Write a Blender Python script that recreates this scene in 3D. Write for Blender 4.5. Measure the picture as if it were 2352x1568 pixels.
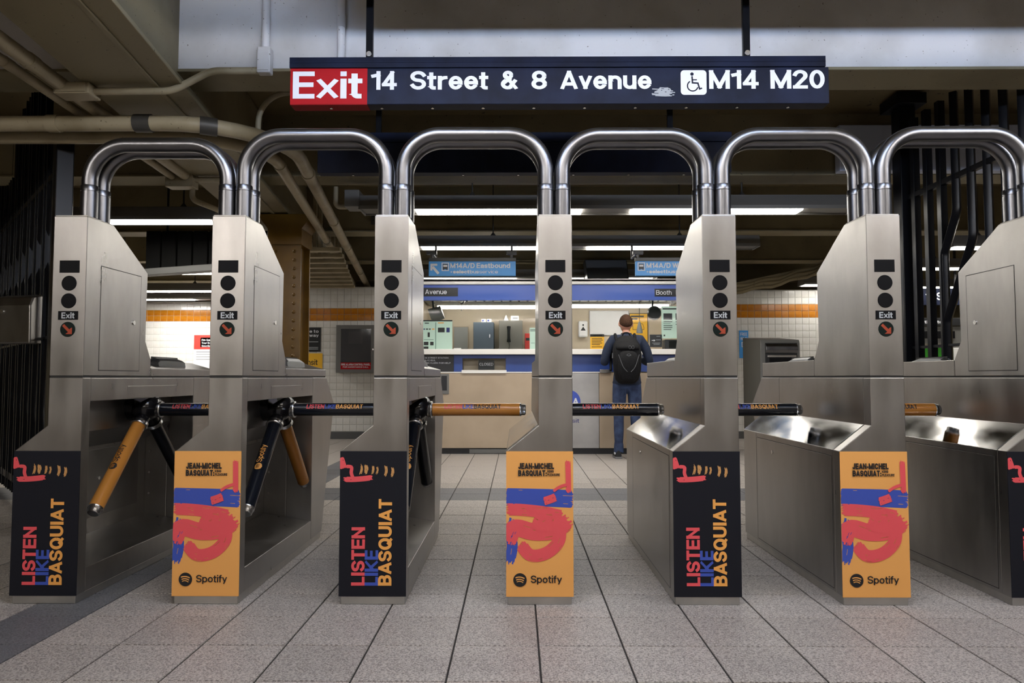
import bpy, bmesh, math, random
from mathutils import Vector, Matrix
random.seed(7)
R = math.radians
scene = bpy.context.scene
COL = scene.collection
for o in list(bpy.data.objects):
    bpy.data.objects.remove(o)

# ------------------------------------------------------------------ camera
CAM_H = 0.968
FPX = 1637.0
PITCH = math.atan((866 - 784) / FPX)
YAW = math.atan((1187 - 1176) / FPX)
cam = bpy.data.cameras.new('camera')
cam.sensor_width = 36.0
cam.lens = 36.0 * FPX / 2352.0
cam.clip_start = 0.05
cam.clip_end = 100
camo = bpy.data.objects.new('camera', cam)
COL.objects.link(camo)
camo.location = (0, 0, CAM_H)
camo.rotation_euler = (math.pi / 2 + PITCH, 0, YAW)
scene.camera = camo

# ------------------------------------------------------------------ world, exposure
world = bpy.data.worlds.new('world')
scene.world = world
world.use_nodes = True
world.node_tree.nodes['Background'].inputs[0].default_value = (0.5, 0.52, 0.55, 1)
world.node_tree.nodes['Background'].inputs[1].default_value = 0.05
scene.view_settings.view_transform = 'Standard'
scene.view_settings.look = 'None'
scene.view_settings.gamma = 1.0
scene.view_settings.use_curve_mapping = False
scene.view_settings.exposure = 1.5
scene.cycles.max_bounces = 6
scene.cycles.diffuse_bounces = 3
scene.cycles.glossy_bounces = 3
scene.cycles.adaptive_threshold = 0.04
scene.cycles.use_light_tree = False
scene.cycles.transmission_bounces = 2
scene.cycles.transparent_max_bounces = 8
scene.cycles.caustics_reflective = False
scene.cycles.caustics_refractive = False
scene.cycles.sample_clamp_indirect = 6.0
LAMP_WARM = 9.5      # strength of the fluorescent diffusers beyond the turnstiles
LAMP_COOL = 18.5      # bluish tubes just in front of the white girder
LAMP_NEAR = 19.5      # neutral tubes over the camera side
LAMP_BOOTH = 9.0

# ------------------------------------------------------------------ materials
MATS = {}


def nmat(name, col, rough=0.5, metal=0.0, spec=0.5):
    m = bpy.data.materials.new(name)
    m.use_nodes = True
    b = m.node_tree.nodes['Principled BSDF']
    b.inputs['Base Color'].default_value = (*col, 1)
    b.inputs['Roughness'].default_value = rough
    b.inputs['Metallic'].default_value = metal
    b.inputs['Specular IOR Level'].default_value = spec
    MATS[name] = m
    return m


def lin(r, g, b):
    def f(c):
        c /= 255.0
        return c / 12.92 if c <= 0.04045 else ((c + 0.055) / 1.055) ** 2.4
    return (f(r), f(g), f(b))


def link(m, a, b):
    m.node_tree.links.new(a, b)


def mottled(name, c1, c2, scale=4.0, rough=0.6, metal=0.0, detail=6.0, lo=0.35, hi=0.65, bump=0.0, stretch=(1, 1, 1),
            rough2=None, rand=0.0, coords='Object', spec=0.5):
    """A procedural two-tone material: noise between two colours, optional bump, per-object variation."""
    m = nmat(name, c1, rough, metal, spec)
    nt = m.node_tree
    b = nt.nodes['Principled BSDF']
    tc = nt.nodes.new('ShaderNodeTexCoord')
    mp = nt.nodes.new('ShaderNodeMapping')
    mp.inputs['Scale'].default_value = stretch
    link(m, tc.outputs[coords], mp.inputs['Vector'])
    n = nt.nodes.new('ShaderNodeTexNoise')
    n.inputs['Scale'].default_value = scale
    n.inputs['Detail'].default_value = detail
    link(m, mp.outputs['Vector'], n.inputs['Vector'])
    r = nt.nodes.new('ShaderNodeValToRGB')
    r.color_ramp.elements[0].position = lo
    r.color_ramp.elements[0].color = (*c1, 1)
    r.color_ramp.elements[1].position = hi
    r.color_ramp.elements[1].color = (*c2, 1)
    link(m, n.outputs['Fac'], r.inputs['Fac'])
    out = r.outputs['Color']
    if rand:
        oi = nt.nodes.new('ShaderNodeObjectInfo')
        mr = nt.nodes.new('ShaderNodeMapRange')
        mr.inputs['To Min'].default_value = 1 - rand
        mr.inputs['To Max'].default_value = 1 + rand
        link(m, oi.outputs['Random'], mr.inputs['Value'])
        mx = nt.nodes.new('ShaderNodeVectorMath')
        mx.operation = 'SCALE'
        link(m, out, mx.inputs[0])
        link(m, mr.outputs['Result'], mx.inputs['Scale'])
        out = mx.outputs['Vector']
    link(m, out, b.inputs['Base Color'])
    if rough2 is not None:
        mr = nt.nodes.new('ShaderNodeMapRange')
        mr.inputs['From Min'].default_value = 0.3
        mr.inputs['From Max'].default_value = 0.7
        mr.inputs['To Min'].default_value = rough
        mr.inputs['To Max'].default_value = rough2
        link(m, n.outputs['Fac'], mr.inputs['Value'])
        link(m, mr.outputs['Result'], b.inputs['Roughness'])
    if bump:
        bp = nt.nodes.new('ShaderNodeBump')
        bp.inputs['Strength'].default_value = bump
        bp.inputs['Distance'].default_value = 0.01
        link(m, n.outputs['Fac'], bp.inputs['Height'])
        link(m, bp.outputs['Normal'], b.inputs['Normal'])
    return m


def grime(name, base, dark, scale=2.0, speck=60.0, rough=0.6, bump=0.15):
    """Painted steel or plaster: soft stains, fine specks, slight relief."""
    m = mottled(name, base, dark, scale, rough, detail=8, lo=0.48, hi=0.78, bump=bump)
    nt = m.node_tree
    b = nt.nodes['Principled BSDF']
    src = b.inputs['Base Color'].links[0].from_socket
    tc = nt.nodes.new('ShaderNodeTexCoord')
    n = nt.nodes.new('ShaderNodeTexNoise')
    n.inputs['Scale'].default_value = speck
    n.inputs['Detail'].default_value = 3
    link(m, tc.outputs['Object'], n.inputs['Vector'])
    r = nt.nodes.new('ShaderNodeValToRGB')
    r.color_ramp.elements[0].position = 0.265
    r.color_ramp.elements[0].color = (0.25, 0.22, 0.18, 1)
    r.color_ramp.elements[1].position = 0.325
    r.color_ramp.elements[1].color = (1, 1, 1, 1)
    link(m, n.outputs['Fac'], r.inputs['Fac'])
    mx = nt.nodes.new('ShaderNodeMix')
    mx.data_type = 'RGBA'
    mx.blend_type = 'MULTIPLY'
    mx.inputs[0].default_value = 1
    link(m, src, mx.inputs[6])
    link(m, r.outputs['Color'], mx.inputs[7])
    link(m, mx.outputs[2], b.inputs['Base Color'])
    return m


def steel(name, c1, c2, rough, rough2, stretch, bump=0.0):
    m = mottled(name, c1, c2, 9.0, rough, 1.0, detail=5, lo=0.3, hi=0.75, stretch=stretch, rough2=rough2)
    nt = m.node_tree
    b = nt.nodes['Principled BSDF']
    tc = nt.nodes.new('ShaderNodeTexCoord')
    mp = nt.nodes.new('ShaderNodeMapping')
    mp.inputs['Scale'].default_value = (12, 12, 900)
    link(m, tc.outputs['Object'], mp.inputs['Vector'])
    n = nt.nodes.new('ShaderNodeTexNoise')
    n.inputs['Scale'].default_value = 1.0
    n.inputs['Detail'].default_value = 3
    link(m, mp.outputs['Vector'], n.inputs['Vector'])
    bp = nt.nodes.new('ShaderNodeBump')
    bp.inputs['Strength'].default_value = bump
    bp.inputs['Distance'].default_value = 0.002
    link(m, n.outputs['Fac'], bp.inputs['Height'])
    link(m, bp.outputs['Normal'], b.inputs['Normal'])
    return m


steel('brushed_steel', (0.32, 0.308, 0.296), (0.42, 0.406, 0.392), 0.27, 0.38, (1, 1, 0.35), 0.12)
steel('polished_deck', (0.36, 0.355, 0.35), (0.50, 0.495, 0.49), 0.07, 0.17, (1, 0.5, 1), 0.04)
steel('recess_steel', (0.26, 0.25, 0.24), (0.33, 0.32, 0.31), 0.34, 0.5, (1, 1, 0.5), 0.08)
steel('hoop_steel', (0.145, 0.145, 0.155), (0.19, 0.19, 0.20), 0.27, 0.33, (1, 1, 1), 0.03)
steel('plinth_steel', (0.42, 0.41, 0.39), (0.55, 0.53, 0.5), 0.38, 0.5, (1, 1, 1), 0.05)
nmat('chrome', (0.72, 0.71, 0.7), 0.27, 1.0)
nmat('seam', (0.012, 0.012, 0.012), 0.6)
nmat('hub_black', (0.007, 0.007, 0.009), 0.17)
nmat('sleeve_black', (0.008, 0.010, 0.016), 0.20)
nmat('sleeve_orange', lin(206, 138, 62), 0.22)
nmat('lens_black', (0.004, 0.004, 0.005), 0.5, 0, .12)
nmat('lens_green', (0.006, 0.012, 0.010), 0.5, 0, .12)
m = nmat('arrow_red', lin(150, 66, 46), 0.5, 0, .2)
m.node_tree.nodes['Principled BSDF'].inputs['Emission Color'].default_value = (*lin(205, 80, 45), 1)
m.node_tree.nodes['Principled BSDF'].inputs['Emission Strength'].default_value = 0.02
nmat('poster_black', lin(24, 25, 33), 0.6, 0, .2)
nmat('poster_yellow', lin(232, 168, 94), 0.55, 0, .2)
nmat('ink_red', lin(230, 84, 92), 0.45)
nmat('ink_blue', lin(58, 82, 178), 0.45)
nmat('ink_yellow', lin(238, 168, 84), 0.45)
nmat('ink_tan', lin(196, 146, 88), 0.5)
nmat('ink_black', lin(24, 23, 26), 0.45)
nmat('ink_white', lin(216, 219, 226), 0.5, 0, .2)
nmat('ink_grey', lin(150, 154, 158), 0.5)
nmat('ink_mint', lin(120, 150, 140), 0.5)
mottled('sign_black', lin(16, 21, 38), lin(24, 31, 54), 6, 0.5, detail=3, spec=.14)
nmat('sign_red', lin(160, 18, 26), 0.6, 0, .15)
nmat('sign_blue', lin(56, 146, 222), 0.4)
nmat('iron_black', (0.0045, 0.005, 0.007), 0.3, 0, .22)
nmat('iron_satin', (0.012, 0.012, 0.014), 0.4)
grime('paint_white', lin(226, 225, 226), lin(186, 182, 176), 1.7, 60, 0.42, 0.22)
grime('paint_cream', lin(138, 128, 100), lin(92, 80, 56), 1.3, 48, 0.55, 0.25)
grime('paint_conduit', lin(168, 156, 128), lin(122, 108, 78), 2.5, 50, 0.45, 0.1)
grime('paint_tan', lin(120, 106, 76), lin(92, 80, 54), 0.8, 18, 0.6, 0.1)
nmat('bracket_grey', lin(74, 72, 68), 0.5, 0.3)
nmat('housing_grey', lin(120, 118, 114), 0.45, 0.1)
mottled('gold_paint', lin(108, 78, 16), lin(84, 58, 8), 3, 0.32, detail=6)
mottled('granite', lin(188, 181, 175), lin(118, 111, 107), 190, 0.5, detail=3, lo=0.40, hi=0.64, rand=0.08, bump=0.03)
mottled('granite_dark', lin(116, 116, 120), lin(78, 78, 82), 190, 0.5, detail=3, lo=0.40, hi=0.64, rand=0.06, bump=0.03)
nmat('grout', lin(46, 44, 42), 0.9)
mottled('tile_white', lin(226, 225, 222), lin(214, 212, 206), 7, 0.12, rand=0.03)
mottled('tile_orange', lin(196, 128, 34), lin(172, 104, 22), 7, 0.14, rand=0.07)
nmat('tile_grout', lin(188, 186, 180), 0.9)
nmat('wall_base', lin(84, 84, 84), 0.6)
mottled('booth_beige', lin(178, 160, 138), lin(166, 148, 126), 2.0, 0.45)
mottled('booth_steel', lin(176, 174, 172), lin(160, 158, 156), 3.0, 0.4, 0.35)
mottled('booth_blue', lin(44, 72, 142), lin(38, 62, 128), 3.0, 0.38)
nmat('fascia_blue', lin(66, 92, 172), 0.3)
nmat('booth_white', lin(226, 224, 220), 0.4)
nmat('booth_black', (0.012, 0.012, 0.014), 0.5)
nmat('booth_wall', lin(206, 192, 168), 0.6)
nmat('slat_grey', lin(132, 132, 120), 0.5)
nmat('cabinet_blue_grey', lin(82, 94, 106), 0.45)
nmat('cabinet_grey', lin(112, 110, 102), 0.5)
nmat('paper_white', lin(232, 232, 232), 0.6)
nmat('paper_mint', lin(196, 226, 212), 0.5)
nmat('paper_yellow', lin(240, 184, 40), 0.5)
nmat('paper_red', lin(206, 60, 50), 0.5)
nmat('paper_navy', lin(38, 48, 110), 0.5)
nmat('plastic_grey', lin(150, 152, 150), 0.45)
nmat('plastic_dark', lin(52, 54, 54), 0.38)
nmat('reader_grey', lin(112, 114, 116), 0.38, 0.6)
nmat('panel_grey', lin(108, 108, 106), 0.45, 0.2)
nmat('panel_dark', lin(26, 27, 30), 0.4)
nmat('screen_green', lin(60, 150, 50), 0.3)
m = nmat('glass', (0.03, 0.05, 0.045), 0.03)
b = m.node_tree.nodes['Principled BSDF']
b.inputs['Alpha'].default_value = 0.06
m = nmat('smoked_glass', (0.10, 0.10, 0.11), 0.06)
m.node_tree.nodes['Principled BSDF'].inputs['Alpha'].default_value = 0.55
nmat('skin', lin(196, 142, 120), 0.5)
mottled('hair_brown', lin(78, 54, 40), lin(46, 32, 24), 120, 0.85, spec=.15)
mottled('sweater_navy', lin(30, 42, 66), lin(22, 32, 54), 90, 0.85)
mottled('denim', lin(58, 74, 108), lin(38, 50, 80), 14, 0.85, detail=8)
nmat('shoe_black', (0.012, 0.012, 0.014), 0.5)
nmat('sole_grey', lin(120, 120, 122), 0.6)
mottled('pack_black', (0.005, 0.005, 0.006), (0.009, 0.009, 0.011), 60, 0.75, spec=.2)
nmat('pack_trim', lin(92, 94, 98), 0.45)
nmat('ink_plate', lin(170, 174, 178), 0.5)
nmat('shutter_black', (0.004, 0.004, 0.004), 0.6, 0, .1)
nmat('bluish_lit_patch', lin(196, 204, 224), 0.4)  # bluish light put into the panel's own colour


def lamp(name, col, s):
    m = bpy.data.materials.new(name)
    m.use_nodes = True
    nt = m.node_tree
    nt.nodes.clear()
    e = nt.nodes.new('ShaderNodeEmission')
    e.inputs[0].default_value = (*col, 1)
    e.inputs[1].default_value = s
    o = nt.nodes.new('ShaderNodeOutputMaterial')
    nt.links.new(e.outputs[0], o.inputs[0])
    MATS[name] = m


lamp('lamp_warm', (1.0, 0.95, 0.86), LAMP_WARM)
lamp('lamp_cool', (0.58, 0.72, 1.0), LAMP_COOL)
lamp('lamp_near', (1.0, 0.935, 0.87), LAMP_NEAR)
lamp('lamp_far', (1.0, 0.96, 0.90), 24.0)
lamp('lamp_dim', (1.0, 0.95, 0.86), 5.0)
lamp('lamp_booth', (1.0, 0.97, 0.90), LAMP_BOOTH)


# ------------------------------------------------------------------ mesh helpers
class MB:
    def __init__(s):
        s.v = []
        s.f = []
        s.sm = []

    def add(s, vs, fs, smooth=False):
        o = len(s.v)
        s.v += [tuple(p) for p in vs]
        for f in fs:
            s.f.append(tuple(i + o for i in f))
            s.sm.append(smooth)
        return s

    def box(s, x0, x1, y0, y1, z0, z1):
        return s.add([(x0, y0, z0), (x1, y0, z0), (x1, y1, z0), (x0, y1, z0), (x0, y0, z1), (x1, y0, z1), (x1, y1, z1), (x0, y1, z1)],
                     [(0, 3, 2, 1), (4, 5, 6, 7), (0, 1, 5, 4), (1, 2, 6, 5), (2, 3, 7, 6), (3, 0, 4, 7)])

    def prism(s, poly, axis, a, b):
        """poly: list of 2-D points; axis 'x' -> (y,z), 'y' -> (x,z), 'z' -> (x,y); extruded from a to b."""
        n = len(poly)

        def P(p, t):
            return {'x': (t, p[0], p[1]), 'y': (p[0], t, p[1]), 'z': (p[0], p[1], t)}[axis]
        vs = [P(p, a) for p in poly] + [P(p, b) for p in poly]
        fs = [tuple(range(n))[::-1], tuple(range(n, 2 * n))]
        fs += [(i, (i + 1) % n, n + (i + 1) % n, n + i) for i in range(n)]
        return s.add(vs, fs)

    def tube(s, pts, r, seg=12, cap=True, radii=None):
        pts = [Vector(p) for p in pts]
        n = len(pts)
        t0 = (pts[1] - pts[0]).normalized()
        up = Vector((0, 0, 1)) if abs(t0.z) < 0.9 else Vector((1, 0, 0))
        nx = t0.cross(up).normalized()
        vs, fs = [], []
        for i, p in enumerate(pts):
            if i == 0:
                t = t0
            elif i == n - 1:
                t = (pts[i] - pts[i - 1]).normalized()
            else:
                t = ((pts[i] - pts[i - 1]).normalized() + (pts[i + 1] - pts[i]).normalized()).normalized()
            nx = (nx - t * nx.dot(t)).normalized()
            ny = t.cross(nx)
            rr = radii[i] if radii else r
            for k in range(seg):
                a = 2 * math.pi * k / seg
                vs.append(p + nx * (rr * math.cos(a)) + ny * (rr * math.sin(a)))
        for i in range(n - 1):
            for k in range(seg):
                k2 = (k + 1) % seg
                fs.append((i * seg + k, i * seg + k2, (i + 1) * seg + k2, (i + 1) * seg + k))
        s.add(vs, fs, True)
        if cap:
            o = len(s.v)
            s.v += [tuple(vs[k]) for k in range(seg)] + [tuple(vs[(n - 1) * seg + k]) for k in range(seg)]
            s.f.append(tuple(o + k for k in range(seg))[::-1])
            s.f.append(tuple(o + seg + k for k in range(seg)))
            s.sm += [False, False]
        return s

    def ribbon(s, pts, w, closed=False, taper=None):
        """flat strip in the XY plane (z=0), mitred, square-ended."""
        n = len(pts)
        L, Rr = [], []
        for i in range(n):
            p = Vector(pts[i])
            d1 = (p - Vector(pts[i - 1])).normalized() if i > 0 else None
            d2 = (Vector(pts[i + 1]) - p).normalized() if i < n - 1 else None
            d1 = d1 if d1 is not None else d2
            d2 = d2 if d2 is not None else d1
            n1 = Vector((-d1.y, d1.x))
            n2 = Vector((-d2.y, d2.x))
            mv = n1 + n2
            if mv.length < 1e-6:
                mv = n1
            mv.normalize()
            k = 1.0 / max(0.55, mv.dot(n1))
            hw = (taper[i] if taper else w) / 2
            L.append(p + mv * hw * k)
            Rr.append(p - mv * hw * k)
        vs = [(q.x, q.y, 0) for q in L] + [(q.x, q.y, 0) for q in Rr]
        fs = [(n + i, n + i + 1, i + 1, i) for i in range(n - 1)]
        return s.add(vs, fs)

    def disc(s, c, r, seg=28, ry=None, z=0):
        ry = ry or r
        return s.add([(c[0] + r * math.cos(2 * math.pi * k / seg), c[1] + ry * math.sin(2 * math.pi * k / seg), z) for k in range(seg)],
                     [tuple(range(seg))])

    def xf(s, fn):
        s.v = [tuple(fn(*p)) for p in s.v]
        return s

    def mesh(s, name, mat):
        me = bpy.data.meshes.new(name)
        me.from_pydata(s.v, [], s.f)
        me.materials.append(MATS[mat] if isinstance(mat, str) else mat)
        if any(s.sm):
            me.polygons.foreach_set('use_smooth', s.sm)
        me.update()
        return me

    def build(s, name, mat, parent=None, bevel=0.0, loc=None, fix=True):
        me = s.mesh(name, mat)
        if fix:
            bm = bmesh.new()
            bm.from_mesh(me)
            bmesh.ops.recalc_face_normals(bm, faces=bm.faces)
            bm.to_mesh(me)
            bm.free()
        o = bpy.data.objects.new(name, me)
        COL.objects.link(o)
        if parent:
            o.parent = parent
        if loc:
            o.location = loc
        if bevel:
            md = o.modifiers.new('bevel', 'BEVEL')
            md.width = bevel
            md.segments = 2
            md.limit_method = 'ANGLE'
            md.angle_limit = R(30)
        return o


def tag(o, label=None, cat=None, group=None, kind=None):
    if label:
        o['label'] = label
    if cat:
        o['category'] = cat
    if group:
        o['group'] = group
    if kind:
        o['kind'] = kind
    return o


def empty(name, loc, rz=0.0):
    o = bpy.data.objects.new(name, None)
    COL.objects.link(o)
    o.location = loc
    o.rotation_euler = (0, 0, rz)
    o.empty_display_size = 0.1
    return o


def copy_obj(o, parent):
    c = o.copy()
    COL.objects.link(c)
    c.parent = parent
    return c


def arc(cx, cy, rx, ry, a, b, n=9):
    return [(cx + rx * math.cos(R(a + (b - a) * i / n)), cy + ry * math.sin(R(a + (b - a) * i / n))) for i in range(n + 1)]


def fillet(p, q, r_, rad, n=8):
    """points of a rounded corner at q between p and r_"""
    p, q, r_ = Vector(p), Vector(q), Vector(r_)
    a = (p - q).normalized()
    b = (r_ - q).normalized()
    th = a.angle(b)
    d = rad / math.tan(th / 2)
    c = q + (a + b).normalized() * (rad / math.sin(th / 2))
    s0 = q + a * d - c
    s1 = q + b * d - c
    ax = s0.cross(s1).normalized()
    tot = s0.angle(s1)
    return [c + Matrix.Rotation(tot * i / n, 3, ax) @ s0 for i in range(n + 1)]


def bend(pts, rads, n=8):
    out = [Vector(pts[0])]
    for i in range(1, len(pts) - 1):
        rad = rads[i - 1] if isinstance(rads, (list, tuple)) else rads
        out += fillet(pts[i - 1], pts[i], pts[i + 1], rad, n) if rad > 0 else [Vector(pts[i])]
    out.append(Vector(pts[-1]))
    return out


# ------------------------------------------------------------------ lettering: a stroke-built bold grotesque
def glyph(ch, w):
    h = w / 2
    B, T, X, D, l = h, 1 - h, 0.73 - h, -0.2 + h, h
    XM = (B + X) / 2

    def ret(W, *st):
        return W, st
    U = {'E': .60, 'F': .57, 'L': .56, 'T': .62, 'H': .70, 'N': .70, 'M': .84, 'A': .74, 'V': .70, 'W': 1.0, 'K': .70, 'X': .70, 'Y': .70,
         'Z': .62, 'S': .67, 'B': .68, 'P': .66, 'R': .70, 'D': .70, 'C': .72, 'G': .74, 'O': .76, 'Q': .76, 'U': .70, 'J': .56,
         '0': .62, '1': .40, '2': .60, '3': .60, '4': .64, '5': .60, '8': .62, '7': .58, '&': .74,
         'a': .58, 'b': .61, 'c': .57, 'd': .61, 'e': .59, 'f': .36, 'g': .61, 'h': .58, 'k': .58, 'm': .88, 'n': .58, 'o': .61, 'p': .61,
         'r': .40, 's': .54, 't': .37, 'u': .58, 'v': .56, 'w': .82, 'x': .58, 'y': .56}
    if ch in ('I', 'l'):
        return ret(w, [(l, B), (l, T)])
    if ch == 'i':
        return ret(w, [(l, B), (l, X)], [(l, T - h * .1), (l, T)])
    if ch == ' ':
        return ret(.24)
    if ch == '-':
        return ret(.34, [(l, .38), (.34 - h, .38)])
    if ch == '+':
        return ret(.5, [(l, .36), (.5 - h, .36)], [(.25, .16), (.25, .56)])
    if ch == '.':
        return ret(w, [(l, B - .01), (l, B)])
    if ch == ':':
        return ret(w, [(l, B - .01), (l, B)], [(l, .5), (l, .51)])
    if ch == '/':
        return ret(.42, [(l, B - .05), (.42 - h, T + .05)])
    if ch == "'":
        return ret(w, [(l, .8), (l, T)])
    W = U.get(ch, .6)
    r = W - h
    m = W / 2
    rx = (r - l) / 2
    if ch == 'E':
        return ret(W, [(r, T), (l, T), (l, B), (r, B)], [(l, .51), (r - .03, .51)])
    if ch == 'F':
        return ret(W, [(r, T), (l, T), (l, B)], [(l, .49), (r - .04, .49)])
    if ch == 'L':
        return ret(W, [(l, T), (l, B), (r, B)])
    if ch == 'T':
        return ret(W, [(l, T), (r, T)], [(m, T), (m, B)])
    if ch == 'H':
        return ret(W, [(l, T), (l, B)], [(r, T), (r, B)], [(l, .51), (r, .51)])
    if ch == 'N':
        return ret(W, [(l, T), (l, B)], [(r, T), (r, B)], [(l, T), (r, B)])
    if ch == 'M':
        return ret(W, [(l, T), (l, B)], [(r, T), (r, B)], [(l, T), (m, B + .02)], [(r, T), (m, B + .02)])
    if ch == 'A':
        return ret(W, [(l, B), (m - .01, T)], [(r, B), (m + .01, T)], [(l + .12, .28), (r - .12, .28)])
    if ch == 'V':
        return ret(W, [(l, T), (m, B)], [(r, T), (m, B)])
    if ch == 'W':
        return ret(W, [(l, T), (W * .28, B)], [(W * .28, B), (m, T)], [(m, T), (W * .72, B)], [(W * .72, B), (r, T)])
    if ch == 'K':
        return ret(W, [(l, T), (l, B)], [(l, .36), (r, T)], [(l + .16, .54), (r, B)])
    if ch == 'X':
        return ret(W, [(l, T), (r, B)], [(l, B), (r, T)])
    if ch == 'Y':
        return ret(W, [(l, T), (m, .44)], [(r, T), (m, .44)], [(m, .44), (m, B)])
    if ch == 'Z':
        return ret(W, [(l, T), (r, T)], [(r, T), (l, B)], [(l, B), (r, B)])
    if ch == 'S':
        ry = (T - B) / 4
        return ret(W, arc(m, T - ry, rx, ry, 20, 270, 12)[:-1] + arc(m, B + ry, rx, ry, 90, -160, 12))
    if ch == 'B':
        ry = (T - .52) / 2
        r2 = (.52 - B) / 2
        return ret(W, [(l, B), (l, T)], [(l, T)] + arc(r - ry - .03, T - ry, ry, ry, 90, -90) + [(l, .52)],
                   [(l, .52)] + arc(r - r2, B + r2, r2, r2, 90, -90) + [(l, B)])
    if ch in 'PR':
        ry = (T - .48) / 2
        st = [[(l, B), (l, T)], [(l, T)] + arc(r - ry, T - ry, ry, ry, 90, -90) + [(l, .48)]]
        if ch == 'R':
            st.append([(m, .48), (r, B)])
        return ret(W, *st)
    if ch == 'D':
        ry = (T - B) / 2
        return ret(W, [(l, B), (l, T)], [(l, T)] + arc(r - .24, .5, .24, ry, 90, -90, 12) + [(l, B)])
    if ch == 'C':
        return ret(W, arc(m, .5, rx, T - .5, 42, 318, 16))
    if ch == 'G':
        return ret(W, arc(m, .5, rx, T - .5, 42, 330, 16) + [(r, .46), (m + .04, .46)])
    if ch in 'OQ0':
        st = [arc(m, .5, rx, T - .5, 0, 360, 24)]
        if ch == 'Q':
            st.append([(m + .05, .26), (r, B - .03)])
        return ret(W, *st)
    if ch == 'U':
        return ret(W, [(l, T)] + arc(m, B + rx, rx, rx, 180, 360, 12) + [(r, T)])
    if ch == 'J':
        return ret(W, [(r, T)] + arc(m, B + rx, rx, rx, 0, -170, 10))
    if ch == '1':
        return ret(W, [(r, B), (r, T)], [(r, T - .12), (l, T - .18)])
    if ch == '2':
        return ret(W, arc(m, T - rx, rx, rx, 165, -30, 10) + [(l + .02, B)], [(l, B), (r, B)])
    if ch == '3':
        ry = (T - B) / 4
        return ret(W, arc(m, T - ry, rx, ry, 160, -90, 10), arc(m, B + ry, rx, ry, 90, -160, 10))
    if ch == '4':
        return ret(W, [(r - .12, B), (r - .12, T)], [(r - .12, T), (l, .3)], [(l, .27), (r, .27)])
    if ch == '5':
        return ret(W, [(r, T), (l + .04, T), (l, .52)] + arc(m, B + .24, rx, .24, 130, -160, 12))
    if ch == '7':
        return ret(W, [(l, T), (r, T)], [(r, T), (l + .12, B)])
    if ch == '8':
        ry = (T - B) / 4
        return ret(W, arc(m, T - ry, rx * .9, ry, 0, 360, 18), arc(m, B + ry, rx, ry, 0, 360, 18))
    if ch == '&':
        return ret(W, [(r - .02, B), (l + .12, T - .2)], arc(m - .06, T - .15, .14, .15, 0, 360, 18), [(m, .56), (l + .06, .36)],
                   arc(l + .21, B + .2, .21, .2, 130, 300, 10), [(l + .30, B + .03), (r - .05, .44)])
    # lower case
    if ch == 'a':
        return ret(W, arc(m, X - .17, rx, .17, 160, 0, 8) + [(r, B)], [(r, .44), (m, .42)] + arc(l + .14, B + .13, .14, .14, 90, 290, 8) + [(r, .2)])
    if ch in 'bdpqg':
        c = arc(m, XM, rx, X - XM, 0, 360, 20)
        if ch == 'b':
            return ret(W, c, [(l, B), (l, T)])
        if ch == 'd':
            return ret(W, c, [(r, B), (r, T)])
        if ch == 'p':
            return ret(W, c, [(l, D), (l, X)])
        return ret(W, c, [(r, X), (r, D + .12)] + arc(m, D + .12, rx, .12, 0, -150, 8))
    if ch == 'c':
        return ret(W, arc(m, XM, rx, X - XM, 40, 320, 14))
    if ch == 'e':
        return ret(W, [(l, XM), (r, XM)], arc(m, XM, rx, X - XM, -w * 30, 320, 18))
    if ch == 'f':
        return ret(W, [(m - .03, B), (m - .03, T - .1)] + arc(m + .07, T - .1, .1, .1, 180, 90, 5) + [(r - .02, T)], [(l - .02, X), (r, X)])
    if ch in 'hn':
        return ret(W, [(l, B), (l, T if ch == 'h' else X)], [(l, X - rx)] + arc(m, X - rx, rx, rx, 180, 0, 10) + [(r, B)])
    if ch == 'm':
        q = (r - l) / 4
        return ret(W, [(l, B), (l, X)], arc(l + q, X - q, q, q, 180, 0, 8) + [(l + 2 * q, B)],
                   arc(l + 3 * q, X - q, q, q, 180, 0, 8) + [(r, B)])
    if ch == 'k':
        return ret(W, [(l, B), (l, T)], [(l, .26), (r, X)], [(l + .14, .4), (r, B)])
    if ch == 'o':
        return ret(W, arc(m, XM, rx, X - XM, 0, 360, 22))
    if ch == 'r':
        return ret(W, [(l, B), (l, X)], [(l, X - .2)] + arc(r + .04, X - .2, r + .04 - l, .2, 170, 95, 6))
    if ch == 's':
        ry = (X - B) / 4
        return ret(W, arc(m, X - ry, rx, ry, 20, 270, 10)[:-1] + arc(m, B + ry, rx, ry, 90, -160, 10))
    if ch == 't':
        return ret(W, [(m - .03, T - .08), (m - .03, B + .09)] + arc(m + .06, B + .09, .09, .09, 180, 270, 5) + [(r - .02, B)], [(l - .02, X), (r, X)])
    if ch == 'u':
        return ret(W, [(r, B), (r, X)], [(l, X)] + arc(m, B + rx, rx, rx, 180, 360, 10))
    if ch in 'vy':
        st = [[(l, X), (m, B)], [(r, X), (m, B)]]
        if ch == 'y':
            st = [[(l, X), (m, B)], [(r, X), (l + .12, D)]]
        return ret(W, *st)
    if ch == 'w':
        return ret(W, [(l, X), (W * .29, B)], [(W * .29, B), (m, X)], [(m, X), (W * .71, B)], [(W * .71, B), (r, X)])
    if ch == 'x':
        return ret(W, [(l, X), (r, B)], [(l, B), (r, X)])
    return ret(.5, [(l, B), (.5 - h, B), (.5 - h, T), (l, T), (l, B)])


LOWER_X = set('vwxu nmr')


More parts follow.
